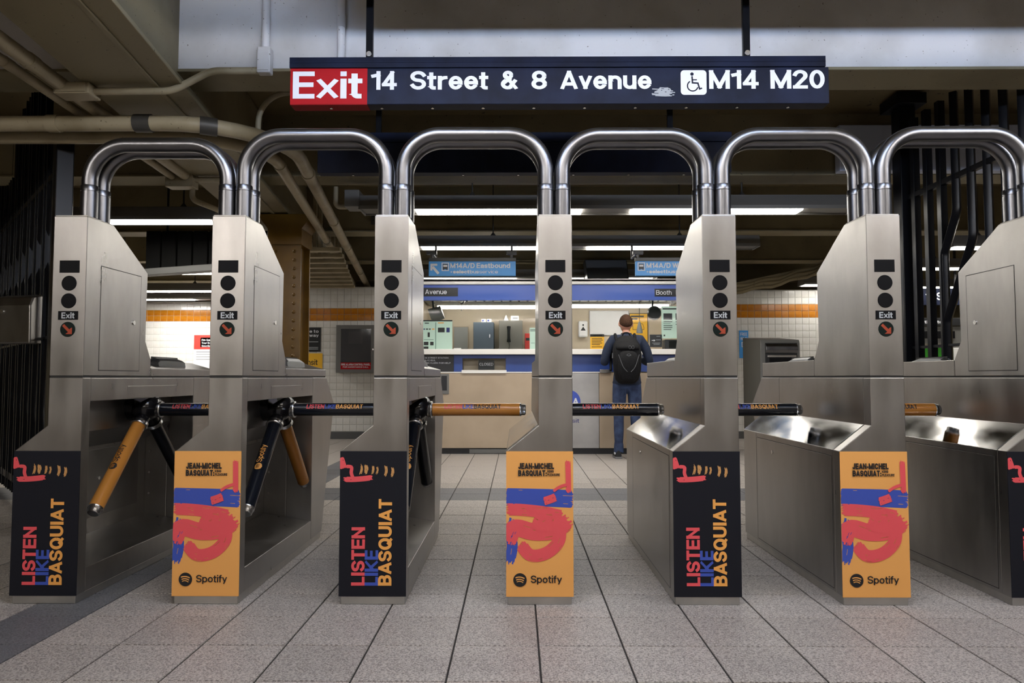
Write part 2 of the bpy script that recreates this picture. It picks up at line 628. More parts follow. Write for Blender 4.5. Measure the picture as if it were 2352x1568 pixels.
def text_mb(s, height=1.0, w=0.18, gap=0.07, xs=1.0, space=None, dense=False):
    """flat text, baseline at y=0, left at x=0, in XY; returns (MB, width)."""
    mb = MB()
    x = 0.0
    for ch in s:
        W, strokes = glyph(ch, w)
        if ch == ' ':
            x += space if space is not None else W
            continue
        lo = -0.2 if ch in 'pgyqQ' else 0.0
        if ch == '/':
            lo = -.05
        hi = 0.73 if ch in 'vwxyunmrasceoz' else 1.0
        for si, st in enumerate(strokes):
            pts = [Vector(p) for p in st]
            closed = (pts[0] - pts[-1]).length < 1e-6
            if not closed:
                d0 = (pts[0] - pts[1]).normalized()
                d1 = (pts[-1] - pts[-2]).normalized()
                pts[0] = pts[0] + d0 * (w / 2)
                pts[-1] = pts[-1] + d1 * (w / 2)
            if dense:
                q = [pts[0]]
                for a_, b_ in zip(pts, pts[1:]):
                    nseg = max(1, int((b_ - a_).length / .14))
                    q += [a_.lerp(b_, (i_ + 1) / nseg) for i_ in range(nseg)]
                pts = q
            t = MB()
            t.ribbon([(p.x, p.y) for p in pts], w)
            t.v = [(max(-.02, min(W + .02, a)), max(lo, min(hi, b)), c) for a, b, c in t.v]
            t.v = [((a + x) * xs * height, b * height, .00016 * si) for a, b, c in t.v]
            mb.add(t.v, t.f)
        x += W + gap
    return mb, (x - gap) * xs * height


def text_fit(s, x0, x1, z0, height, w=0.18, gap=0.07, space=None):
    """text set between x0 and x1 (width fitted by horizontal scale) with its baseline at z0"""
    mb, wd = text_mb(s, height, w, gap, 1.0, space)
    k = (x1 - x0) / wd
    return mb.xf(lambda a, b, c: (x0 + a * k, z0 + b, c))


def on_front(mb, y):
    """XY sheet -> upright sheet facing -Y at depth y"""
    return mb.xf(lambda a, b, c: (a, y - c, b))


def brush(mb, path, width, bristles, rng, ragged=0.08, gapp=0.12):
    """a dry-brush stroke: many thin parallel bristle strips along a path"""
    pts = [Vector(p) for p in path]
    n = len(pts)
    nor = []
    for i in range(n):
        d = (pts[min(i + 1, n - 1)] - pts[max(i - 1, 0)]).normalized()
        nor.append(Vector((-d.y, d.x)))
    for k in range(bristles):
        t = (k + .5) / bristles - .5
        a = rng.random() * ragged
        b = 1 - rng.random() * ragged
        if abs(t) > .38:
            a += rng.random() * ragged * 1.5
            b -= rng.random() * ragged * 1.5
        seg = [(a, b)]
        if rng.random() < gapp:
            c = a + (b - a) * rng.random()
            seg = [(a, c), (min(c + .1 * rng.random() + .02, b), b)]
        for (s0, s1) in seg:
            if s1 - s0 < .05:
                continue
            q = []
            for i in range(n * 2):
                u = s0 + (s1 - s0) * i / (n * 2 - 1)
                f = u * (n - 1)
                j = min(int(f), n - 2)
                g = f - j
                p = pts[j].lerp(pts[j + 1], g)
                nn = nor[j].lerp(nor[j + 1], g)
                q.append(p + nn * (t * width))
            o0 = len(mb.v)
            mb.ribbon([(p.x, p.y) for p in q], width / bristles * 1.25)
            mb.v[o0:] = [(x_, y_, .00012 * (k % 2)) for x_, y_, z_ in mb.v[o0:]]
    return mb


def spline(ctrl, n=24):
    """Catmull-Rom through control points"""
    c = [Vector(p) for p in ctrl]
    c = [c[0] * 2 - c[1]] + c + [c[-1] * 2 - c[-2]]
    out = []
    segs = len(c) - 3
    for i in range(n + 1):
        t = segs * i / n
        k = min(int(t), segs - 1)
        t -= k
        p0, p1, p2, p3 = c[k:k + 4]
        out.append(0.5 * ((2 * p1) + (p2 - p0) * t + (2 * p0 - 5 * p1 + 4 * p2 - p3) * t * t + (3 * p1 - p0 - 3 * p2 + p3) * t ** 3))
    return out


def in_view(x, y, z, m=40):
    v = Vector((x, y, z - CAM_H))
    f = Vector((-math.sin(YAW) * math.cos(PITCH), math.cos(YAW) * math.cos(PITCH), math.sin(PITCH)))
    rt = Vector((math.cos(YAW), math.sin(YAW), 0))
    up = rt.cross(f)
    d = v.dot(f)
    if d < 0.3:
        return False
    u, w = 1176 + FPX * v.dot(rt) / d, 784 - FPX * v.dot(up) / d
    return -m < u < 2352 + m and -m < w < 1568 + m


# ================================================================== SETTING
X0, X1, Y0, Y1, ZC = -9.0, 9.0, -6.0, 15.5, 3.26
# ---- floor: grout bed with granite tiles
floor = tag(MB().box(X0, X1, Y0, Y1, -0.15, -0.004).build('floor', 'grout'), kind='structure')
TS = 0.3048


def tile_mesh(name, mat, sx, sy, hgt, ch):
    b = MB()
    a, c = sx / 2, sy / 2
    vs = [(-a, -c, 0), (a, -c, 0), (a, c, 0), (-a, c, 0), (-a, -c, hgt - ch), (a, -c, hgt - ch), (a, c, hgt - ch), (-a, c, hgt - ch),
          (-a + ch, -c + ch, hgt), (a - ch, -c + ch, hgt), (a - ch, c - ch, hgt), (-a + ch, c - ch, hgt)]
    fs = [(0, 1, 5, 4), (1, 2, 6, 5), (2, 3, 7, 6), (3, 0, 4, 7), (4, 5, 9, 8), (5, 6, 10, 9), (6, 7, 11, 10), (7, 4, 8, 11), (8, 9, 10, 11)]
    b.add(vs, fs)
    return b, b.mesh(name, mat)


fb, fm_light = tile_mesh('tile', 'granite', TS - 0.0068, TS - 0.0064, 0.008, 0.0012)
_, fm_dark = tile_mesh('tile', 'granite_dark', TS - 0.0068, TS - 0.0064, 0.008, 0.0012)
cells = []
for i in range(-31, 31):
    for j in range(-30, 42):
        cx, cy = 0.078 + TS * (i + .5), 2.932 + TS * (j + .5)
        if not (X0 + .2 < cx < X1 - .2 and Y0 + .2 < cy < Y1 - .2):
            continue
        cells.append((0 if in_view(cx, cy, 0) else 1, cx * cx + cy * cy, cx, cy, i, j))
cells.sort()
rest = {False: MB(), True: MB()}
for k, (vis, d2, cx, cy, i, j) in enumerate(cells):
    dark = (j in (9, 10)) or i == -7
    dz = random.uniform(-.0005, .0004)
    if k < 300 and vis == 0:
        t = bpy.data.objects.new('tile', fm_dark if dark else fm_light)
        COL.objects.link(t)
        t.parent = floor
        t.location = (cx, cy, -0.008 + dz)
    else:
        rest[dark].add([(a + cx, b + cy, c - 0.008 + dz) for a, b, c in fb.v], fb.f)
tag(rest[False].build('far_tiles', 'granite', floor, fix=False), 'pale granite floor tiles further off', kind='stuff')
tag(rest[True].build('far_dark_tiles', 'granite_dark', floor, fix=False), 'darker granite tiles in the floor bands', kind='stuff')

# ---- outer shell
tag(MB().box(X0, X1, Y0, Y1, ZC, ZC + .15).build('ceiling', 'paint_tan'), kind='structure')
tag(MB().box(X0 - .15, X0, Y0, Y1, 0, ZC).build('wall_left', 'paint_cream'), kind='structure')
tag(MB().box(X1, X1 + .15, Y0, Y1, 0, ZC).build('wall_right', 'paint_cream'), kind='structure')
tag(MB().box(X0, X1, Y0 - .15, Y0, 0, ZC).build('wall_rear', 'paint_cream'), kind='structure')
tag(MB().box(X0, X1, Y1, Y1 + .15, 0, ZC).build('wall_far', 'paint_tan'), kind='structure')


def tiled_wall(name, x0, x1, y, thick, ztop, band, size, view):
    """a glazed-tile wall facing -Y: every tile that the photograph shows is a piece of its own"""
    w = tag(MB().box(x0, x1, y + .004, y + thick, 0, ztop).build(name, 'tile_grout'), kind='structure')
    g = .004
    base = .115
    MB().box(x0, x1, y - .012, y + .004, 0, base - .003).build('base_course', 'wall_base', w)
    meshes = {}
    zs = []
    z = base
    while z + size * .5 < band[0]:
        zs.append((z, size, 'tile_white'))
        z += size
    k = (band[0] - base) / max(1e-6, z - base)
    zs = [(base + (a - base) * k, s * k, mm) for a, s, mm in zs]
    nb = max(1, round((band[1] - band[0]) / size))
    zs += [(band[0] + (band[1] - band[0]) * q / nb, (band[1] - band[0]) / nb, 'tile_orange') for q in range(nb)]
    z = band[1]
    while z + size < ztop:
        zs.append((z, size, 'tile_white'))
        z += size
    far = {'tile_white': MB(), 'tile_orange': MB()}
    n = 0
    nx = int((x1 - x0) / size)
    for (z, s, mm) in zs:
        for q in range(nx):
            xa = x0 + q * size
            cx, cz = xa + size / 2, z + s / 2
            if view[0] < cx < view[1] and view[2] < cz < view[3] and n < 300:
                key = (mm, round(s, 4))
                if key not in meshes:
                    b = MB()
                    a, c, ch = (size - g) / 2, (s - g) / 2, .004
                    b.add([(-a, .006, -c), (a, .006, -c), (a, .006, c), (-a, .006, c), (-a, 0.002, -c), (a, 0.002, -c), (a, 0.002, c), (-a, 0.002, c),
                           (-a + ch, -.002, -c + ch), (a - ch, -.002, -c + ch), (a - ch, -.002, c - ch), (-a + ch, -.002, c - ch)],
                          [(0, 1, 5, 4), (1, 2, 6, 5), (2, 3, 7, 6), (3, 0, 4, 7), (4, 5, 9, 8), (5, 6, 10, 9), (6, 7, 11, 10), (7, 4, 8, 11), (8, 9, 10, 11)])
                    meshes[key] = b.mesh('tile', mm)
                t = bpy.data.objects.new('tile', meshes[key])
                COL.objects.link(t)
                t.parent = w
                t.location = (cx, y, cz)
                t.rotation_euler = (R(random.uniform(-.5, .5)), 0, R(random.uniform(-.5, .5)))
                n += 1
            else:
                far[mm].box(xa + g / 2, xa + size - g / 2, y - .002, y + .006, z + g / 2, z + s - g / 2)
    for mm, b in far.items():
        if b.v:
            tag(b.build('more_tiles', mm, w, fix=False), kind='stuff')
    return w


# alcove wall with the fire panel, the far wall seen over the first turnstile, and the wall right of the booth
tiled_wall('wall_back', -4.25, -1.5, 11.25, .2, 2.40, (1.86, 2.06), .108, (-3.35, -2.15, .1, 2.1))
tiled_wall('wall_far_left', -9.0, -4.3, 14.4, .2, 2.5, (2.10, 2.33), .135, (-7.6, -6.05, 1.0, 2.4))
tiled_wall('wall_back_right', 2.6, 5.1, 11.35, .2, 2.36, (1.915, 2.13), .108, (3.55, 4.75, .7, 2.4))
tag(MB().box(5.1, 5.3, 11.35, 13.6, 0, 2.5).build('wall_return', 'tile_white'), kind='structure')
tag(MB().box(-4.4, -4.25, 11.25, 14.4, 0, 2.5).build('wall_alcove', 'tile_white'), kind='structure')

# ---- ceiling girders (cross beams)
for k, (gy, zb) in enumerate(((4.0, 2.714), (6.13, 2.714), (8.5, 2.714), (10.67, 2.714), (12.86, 2.714), (.5, 2.62), (-1.9, 2.8))):  # one unseen girder near the camera is lowered to block lamp light
    b = MB()
    b.box(X0, X1, gy, gy + .25, zb + .019, ZC)
    g_ = tag(b.build('trim_%d' % (k + 1), 'paint_white' if k == 0 else 'paint_cream'), kind='structure')
    MB().box(X0, X1, gy - .018, gy + .275, zb, zb + .018).build('flange', 'paint_cream', g_, .004)  # on the white girder the cream imitates warm light on its underside
# skewed main beam running away from the camera on the left
dirb = Vector((-0.131, 1.0, 0)).normalized()
side = Vector((dirb.y, -dirb.x, 0))


def along(x, y, L, w0, w1, z0, z1):
    """box along the skewed direction starting at (x,y), offset across from w0 to w1"""
    p = Vector((x, y, 0))
    b = MB()
    vs = []
    for z in (z0, z1):
        for (t, w) in ((0, w0), (L, w0), (L, w1), (0, w1)):
            q = p + dirb * t + side * w
            vs.append((q.x, q.y, z))
    b.add(vs, [(0, 1, 2, 3), (7, 6, 5, 4), (0, 4, 5, 1), (1, 5, 6, 2), (2, 6, 7, 3), (3, 7, 4, 0)])
    return b


def merge(*bs):
    o = MB()
    for b in bs:
        o.add(b.v, b.f)
    return o


BX, BY = -1.70, 1.2
tag(merge(along(BX, BY, 10.2, -.30, .12, 2.622, 3.24), along(BX, BY, 10.2, -.36, .18, 2.6, 2.625),
          along(BX, BY, 10.2, .02, .05, 2.588, 2.602)).build('trim_8', 'paint_cream', bevel=.004), kind='structure')

# ================================================================== LIGHT FIXTURES
def light_fixture(label, cx, cy, zb, length, lamp_mat, lamps, depth=.26, housing=.13, rods=True, cat='light', group='ceiling lights', box='housing_grey'):
    """fluorescent strip: grey housing with splayed underside, glowing diffusers, hanger rods. lamps: list of (x0,x1)"""
    t = empty('ceiling_light', (cx, cy, zb))
    tag(t, label, cat, group)
    L = length / 2
    d = depth / 2
    b = MB()
    b.prism([(-d, 0), (-d, .03), (-d * .72, housing), (d * .72, housing), (d, .03), (d, 0), (d - .012, 0), (d - .012, .012), (-d + .012, .012), (-d + .012, 0)],
            'x', -L, L)
    b.build('housing', box, t)
    for sgn in (-1, 1):
        MB().prism([(-d - .002, -.003), (-d - .002, .03), (-d * .72, housing + .002), (d * .72, housing + .002), (d + .002, .03), (d + .002, -.003)],
                   'x', sgn * L - .006, sgn * L + .006).build('end_cap', box, t)
    for (a, c) in lamps:
        MB().prism([(-d + .02, .012), (-d + .045, -.006), (d - .045, -.006), (d - .02, .012)], 'x', a - cx, c - cx).build('diffuser', lamp_mat, t)
    if rods:
        for s in (-.55, .55):
            r = MB()
            r.tube([(s * L, 0, housing), (s * L, 0, ZC - zb)], .008, 6)
            r.tube([(s * L, 0, housing), (s * L, 0, housing + .05)], .03, 8, radii=[.045, .01])
            r.build('hanger_rod', 'bracket_grey', t)
    return t


light_fixture('long ceiling light with two lit panels just beyond the turnstile hoops', .81, 6.34, 2.45, 4.4, 'lamp_warm', [(-.9, .58), (1.03, 2.53)])
light_fixture('ceiling light with two lit panels above the blue bus signs', .8, 8.14, 2.45, 3.9, 'lamp_warm', [(-1.09, .27), (.81, 2.08)])
light_fixture('ceiling light just above the booth roof behind the bus signs', .3, 10.7, 2.45, 3.6, 'lamp_warm', [(-1.39, -.01), (.75, 1.0), (1.61, 2.03)])
light_fixture('ceiling light seen through the leftmost hoop', -3.62, 6.74, 2.45, 1.55, 'lamp_warm', [(-4.32, -2.93)])
light_fixture('ceiling light under the dark sloping shutter on the left', -5.1, 10.1, 2.45, 1.9, 'lamp_warm', [(-6.0, -4.2)])
light_fixture('second ceiling light towards the far orange-banded wall', -6.1, 12.25, 2.45, 1.9, 'lamp_far', [(-6.65, -5.2)])
light_fixture('farthest ceiling light before the far orange-banded wall', -6.7, 13.55, 2.45, 1.9, 'lamp_far', [(-7.15, -6.2)])
light_fixture('nearest ceiling light seen through the right-hand railing', 5.75, 8.17, 2.45, 1.6, 'lamp_warm', [(5.03, 6.5)])
light_fixture('middle ceiling light seen through the right-hand railing', 6.2, 9.75, 2.45, 1.7, 'lamp_warm', [(5.42, 7.0)])
light_fixture('farthest ceiling light seen through the right-hand railing', 7.3, 11.8, 2.45, 1.6, 'lamp_warm', [(6.55, 8.05)])
light_fixture('ceiling light near the orange-banded wall right of the booth', 5.15, 11.0, 2.385, 1.5, 'lamp_dim', [(4.43, 5.85)])
def batten(label, cx, cy, z, length, lamp_mat):
    """open batten: slim housing with a bare lamp tube slung below it"""
    t = empty('ceiling_light', (cx, cy, z))
    tag(t, label, 'light', 'ceiling lights')
    L = length / 2
    MB().box(-L, L, -.04, .04, .07, .13).build('housing', 'housing_grey', t, .004)
    MB().tube([(-L + .03, 0, 0), (L - .03, 0, 0)], .035, 12).build('tube', lamp_mat, t)
    for s in (-L + .015, L - .015):
        MB().box(s - .015, s + .015, -.03, .03, -.04, .07).build('socket', 'housing_grey', t)
    for s in (-.55, .55):
        MB().tube([(s * L, 0, .13), (s * L, 0, ZC - z)], .008, 6).build('hanger_rod', 'bracket_grey', t)


# near side of the station, over and behind the camera
for k, (fx, fy, ln) in enumerate(((-.72, 2.2, 1.3), (1.0, 2.2, 1.3), (3.0, 2.2, 1.5), (-3.2, -.6, 2.4), (0, 1.45, 2.4), (3.2, 1.45, 2.4), (-4.2, -3.2, 2.4), (0, -3.2, 2.4), (4.2, -3.2, 2.4))):
    pos = ['left of centre', 'in the centre', 'right of centre'][k % 3]
    rowd = ['over the near side of the turnstiles', 'over the camera side', 'at the rear of the hall'][k // 3]
    batten('cool white ceiling light %s %s' % (pos, rowd), fx, fy, 2.69, ln, 'lamp_cool' if k < 3 else 'lamp_near')
# unseen box added to shade the top of the white girder
b = MB()
b.prism([(-1.05, 3.0), (-1.0, 2.91), (-.92, 2.868), (5.5, 2.868), (5.5, 3.2), (-1.05, 3.2)], 'y', 3.3, 3.42)
tag(b.build('shade_box', 'paint_cream', bevel=.005), 'unseen flat box added to shade the top of the white girder', 'light blocker')

# ================================================================== CONDUITS ON THE LEFT
def conduit(name, label, pts, r, rads, couplings=(), mat='paint_conduit', seg=14, clamps=()):
    t = empty(name, pts[0])
    tag(t, label, 'pipe', 'painted conduits under the ceiling')
    o = Vector(pts[0])
    path = [p - o for p in bend(pts, rads, 10)]
    MB().tube(path, r, seg).build('pipe', mat, t)
    for c in tuple(couplings) + tuple(clamps):
        tot = len(path) - 1
        # coupling placed by length fraction
        ln = [0]
        for i in range(tot):
            ln.append(ln[-1] + (path[i + 1] - path[i]).length)
        d = c * ln[-1]
        for i in range(tot):
            if ln[i + 1] >= d:
                u = (path[i + 1] - path[i]).normalized()
                p = path[i] + u * (d - ln[i])
                if c in clamps:
                    MB().tube([p - u * .05, p + u * .05], r * 1.16, seg).build('clamp', 'bracket_grey', t)
                else:
                    MB().tube([p - u * .035, p + u * .035], r * 1.12, seg).build('coupling', mat, t)
                break
    return t


conduit('conduit', 'thick painted conduit nearest the camera bending away under the main beam',
        [(-4.9, 4.23, 2.5), (-1.42, 4.22, 2.5), (-2.95, 15.0, 2.5)], .047, [.62], (.15, .3, .42, .52, .66), clamps=(.189, .216))
conduit('conduit', 'second thick painted conduit running just behind the nearest one',
        [(-4.9, 4.4, 2.475), (-1.60, 4.4, 2.475), (-3.05, 14.2, 2.475)], .040, [.5], (.28, .5, .68, .85))
conduit('conduit', 'painted conduit crossing the top left corner below the main beam',
        [(-2.39, 2.2, 2.587), (-2.574, 4.5, 2.587), (-2.665, 5.63, 2.587)], .038, [0], (.4, .7))
conduit('conduit', 'thinner painted conduit left of the corner one',
        [(-2.52, 2.2, 2.578), (-2.68, 4.4, 2.578), (-2.77, 5.63, 2.578)], .027, [0], (.4, .7))
# thin conduits climbing the white girder
GY = 3.96
conduit('conduit', 'thin conduit rising up the white girder to the ceiling from its fitting', [(-1.43, GY, 2.80), (-1.43, GY, 3.2)], .022, [], mat='paint_white')
conduit('conduit', 'curved thin conduit dropping from the box under the beam to the white girder',
        [(-2.36, 3.90, 2.566), (-1.93, 3.90, 2.566), (-1.72, 3.92, 2.69), (-1.46, 3.955, 2.705)], .020, [.2, .2], mat='paint_conduit')
conduit('conduit', 'thin clamped conduit on the white girder beside the sign bar', [(-1.0, GY, 2.735), (-1.0, GY, 3.2)], .022, [], (.55,), mat='paint_white')
conduit('conduit', 'small dark conduit looping behind the exit sign', [(-1.70, 4.6, 2.50), (-1.70, 4.6, 2.84), (-.9, 4.6, 2.84)], .018, [.2])
b = MB()
b.box(-1.468, -1.392, 3.925, 3.985, 2.685, 2.835)
t = tag(b.build('junction_box', 'paint_white', bevel=.008), 'pale conduit fitting box on the white girder', 'box')
MB().box(-1.462, -1.398, 3.919, 3.925, 2.695, 2.80).build('cover', 'paint_white', t, .002)
b = MB()
b.box(-2.56, -2.36, 3.84, 3.96, 2.532, 2.598)
t = tag(b.build('junction_box', 'paint_conduit', bevel=.008), 'cream junction box under the main beam at upper left', 'box')
MB().box(-2.545, -2.375, 3.832, 3.84, 2.540, 2.59).build('cover', 'paint_conduit', t, .003)
# box and stub of conduit seen through the leftmost hoop
t = empty('junction_box', (-2.72, 5.7, 2.55))
tag(t, 'painted junction box with stub conduits framed by the leftmost hoop', 'box')
MB().box(-.11, .11, -.06, .06, -.05, .05).build('body', 'paint_conduit', t, .006)
MB().tube([(.11, 0, .02), (.55, 0, .02)], .022, 10).build('stub', 'paint_conduit', t)
MB().tube(bend([(.06, .06, -.05), (.06, .06, -.13), (.27, .25, -.2)], [.05]), .022, 10).build('stub', 'paint_conduit', t)
# stepped brackets along the main beam behind the gold column
for k in range(9):
    y = 7.82 + k * .40
    x = BX + dirb.x / dirb.y * (y - BY)
    b = MB()
    b.box(-.26, .62 - .02 * k, -.05, .05, .03, .075)
    b.box(.31, .35, -.02, .02, .075, .7)
    t = tag(b.build('conduit_hanger', 'paint_conduit', bevel=.004, loc=(x, y, 2.325)),
            '%s painted channel hanger beyond the gold column under the main beam' % ['first', 'second', 'third', 'fourth', 'fifth', 'sixth', 'seventh', 'eighth', 'ninth'][k], 'bracket', 'hangers under the main beam')
# dark strap brackets on the girder faces
for k, (x, y, z) in enumerate(((-1.45, 6.11, 2.78), (-1.72, 8.48, 2.82), (-1.92, 10.65, 2.84), (-2.6, 6.11, 2.8))):
    b = MB()
    b.box(-.03, .03, -.012, 0, -.02, .32)
    t = tag(b.build('strap_bracket', 'bracket_grey', loc=(x, y, z)),
            'dark perforated strap on girder %s' % ['nearest the exit sign', 'beyond the first ceiling light', 'above the booth', 'over the leftmost hoop'][k], 'bracket', 'strap brackets on the girders')
    for q in range(5):
        MB().tube([(0, -.012, .03 + q * .055), (0, -.016, .03 + q * .055)], .012, 8).build('bolt', 'iron_satin', t)
# small raceway end box left of the first ceiling light
t = empty('transformer_box', (-1.52, 6.3, 2.47))
tag(t, 'grey electrical box at the left end of the first ceiling light', 'box')
MB().box(-.0, .13, -.1, .1, 0, .15).build('body', 'housing_grey', t, .005)
MB().tube(bend([(0, 0, .02), (-.1, 0, .02), (-.1, 0, .2)], [.04]), .022, 10).build('stub', 'paint_conduit', t)
# dark sloping roller shutter left
t = empty('roller_shutter', (-3.28, 7.6, 2.085))
tag(t, 'dark ribbed roller shutter with a grey sloping bottom rail, hung on the left', 'shutter')
for k in range(9):
    MB().box(-.72 + k * .17, -.565 + k * .17, 0, .05, .04 + k * .014, .46).build('slat', 'shutter_black', t, .006)
b = MB()
b.prism([(-.75, -.03), (.8, .07), (.8, .15), (-.75, .04)], 'y', -.05, .08)
b.build('bottom_rail', 'panel_grey', t, .006)
for x in (-.5, .5):
    MB().tube([(x, .02, .4), (x, .02, ZC - 2.085)], .012, 8).build('hanger_rod', 'iron_satin', t)
# panel painted pale blue-grey to imitate a bluish-lit patch behind the right railing
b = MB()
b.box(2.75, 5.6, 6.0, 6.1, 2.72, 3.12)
tag(b.build('lit_patch_panel', 'bluish_lit_patch', bevel=.01), 'pale blue-grey panel imitating a bluish-lit patch behind the right-hand railing', 'light blocker')
# fallen, paint-crusted cable tray on the right
for k, (z, y, th) in enumerate(((2.42, 9.58, .035), (2.375, 9.535, .03), (2.335, 9.50, .022))):
    pts = spline([(2.75, y, z - .26), (3.4, y, z - .15), (4.0, y, z + .02), (4.6, y, z + .2), (5.4, y, z + .34)], 20)
    pts = [p + Vector((0, 0, .018 * math.sin(i * 1.7 + k))) for i, p in enumerate(pts)]
    tag(MB().tube(pts, th, 9).build('cable', 'paint_tan'), 'paint-crusted cable sagging right of the booth, %s of three' % ['upper', 'middle', 'lowest'][k], 'cable', 'sagging cables right of the booth')
b = MB()
b.prism([(2.75, 2.12), (4.0, 2.35), (5.4, 2.62), (5.4, 2.66), (4.0, 2.47), (2.75, 2.2)], 'y', 9.62, 9.9)
tag(b.build('cable_tray', 'paint_tan', bevel=.006), 'sloping painted cable tray right of the booth', 'tray')
# dark box over the booth between two lit panels
b = MB()
b.prism([(1.02, 2.36), (1.62, 2.36), (1.58, 2.66), (.98, 2.66)], 'y', 10.2, 10.5)
tag(b.build('ceiling_unit', 'panel_dark', bevel=.01), 'dark boxy ceiling unit above the booth front', 'unit')

# ================================================================== TURNSTILES
FY, PITCH_X, CX4 = 3.085, 0.714, -0.0445
CW, CS = 0.285, 0.138          # cabinet width, x where the upper column starts


def tx(i):
    return CX4 + PITCH_X * (i - 4) + (.018 if i == 1 else 0)


def copy_tree(o, parent=None):
    c = o.copy()
    COL.objects.link(c)
    c.parent = parent
    for ch in list(o.children):
        copy_tree(ch, c)
    return c


def arm_matrix(origin, d, face):
    X = Vector(d).normalized()
    N = Vector(face)
    N = (N - X * N.dot(X)).normalized()
    Y = -N
    Z = X.cross(Y)
    mt = Matrix((X, Y, Z)).transposed().to_4x4()
    mt.translation = Vector(origin)
    return mt


ARM_R = .033


def wrap(mb, r):
    """XY sheet (x along the arm, y = arc length, 0 facing -Y) bent onto a cylinder of radius r about X"""
    return mb.xf(lambda a, b, c: (a, -(r + c) * math.cos(b / r), (r + c) * math.sin(b / r)))


def logo_mb(r, segs=18):
    """round badge with three arcs: returns (disc, arcs)"""
    d = MB().disc((0, 0), r, 36)
    a = MB()
    for (y, hw, th) in ((.34, .66, .17), (.02, .56, .145), (-.27, .47, .12)):
        pts = [((-hw + 2 * hw * k / 12) * r, (y + .16 * (1 - (2 * k / 12 - 1) ** 2) - .07 - .05 * (2 * k / 12 - 1)) * r) for k in range(13)]
        a.ribbon(pts, th * r)
    return d, a


def make_arm(kind, length, horizontal, plain=False):
    """arm along +X from 0; kind black or orange. Returns a mesh object with sub-parts"""
    s = 'sleeve_' + kind
    a = MB().tube([(0, 0, 0), (length - .03, 0, 0)], ARM_R, 24).build('arm', s)
    if kind == 'orange':
        a['label'] = 'orange wrapped tripod arm'
    else:
        a['label'] = 'black wrapped tripod arm'
    MB().tube([(-.004, 0, 0), (.012, 0, 0), (.016, 0, 0), (.020, 0, 0)], .041, 24, radii=[.041, .041, .044, .038]).build('collar', 'chrome', a)
    c = MB().tube([(length - .032, 0, 0), (length - .024, 0, 0), (length - .022, 0, 0), (length - .006, 0, 0), (length, 0, 0)], .03, 24,
                  radii=[.0338, .0338, .029, .029, .024])
    c.build('end_cap', 'chrome', a)
    if horizontal:
        h = .026
        x = .085
        w_all = 0.0
        words = (('LISTEN', 'ink_red'), ('LIKE', 'ink_blue'), ('BASQUIAT', 'ink_yellow' if kind == 'black' else 'ink_black'))
        for s_, ink in words:
            mb, wd = text_mb(s_, h, .2, .05, 1.0, dense=True)
            k = .98
            mb.xf(lambda p, q, r: (x + p * k, q + .006, r))
            wrap(mb, ARM_R + .0006).build('lettering', ink, a, fix=False)
            x += wd * k + .002
    elif not plain:
        ink = 'ink_black' if kind == 'orange' else 'ink_yellow'
        bg = 'sleeve_orange' if kind == 'orange' else 'ink_black'
        mb, wd = text_mb('Spotify', .030, .15, .06, .95, dense=True)
        xe = length * .50
        mb.xf(lambda p, q, r: (xe - p, -(q - .010), r))
        wrap(mb, ARM_R + .0006).build('lettering', ink, a, fix=False)
        d, ar = logo_mb(.019)
        for m_, mat, off in ((d, ink, .0006), (ar, bg, .0011)):
            m_.xf(lambda p, q, r: (xe + .026 - p, -q, 0))
        # subdivide the badge disc into strips so that it bends with the tube
        g = MB()
        n = 10
        for k in range(n):
            y0, y1 = -.019 + .038 * k / n, -.019 + .038 * (k + 1) / n
            c0, c1 = math.sqrt(max(0, .019 ** 2 - y0 * y0)), math.sqrt(max(0, .019 ** 2 - y1 * y1))
            g.add([(xe + .026 - c0, y0, 0), (xe + .026 + c0, y0, 0), (xe + .026 + c1, y1, 0), (xe + .026 - c1, y1, 0)], [(0, 1, 2, 3)])
        wrap(g, ARM_R + .0006).build('badge', ink, a, fix=False)
        wrap(ar, ARM_R + .0011).build('badge_arcs', bg, a, fix=False)
    return a


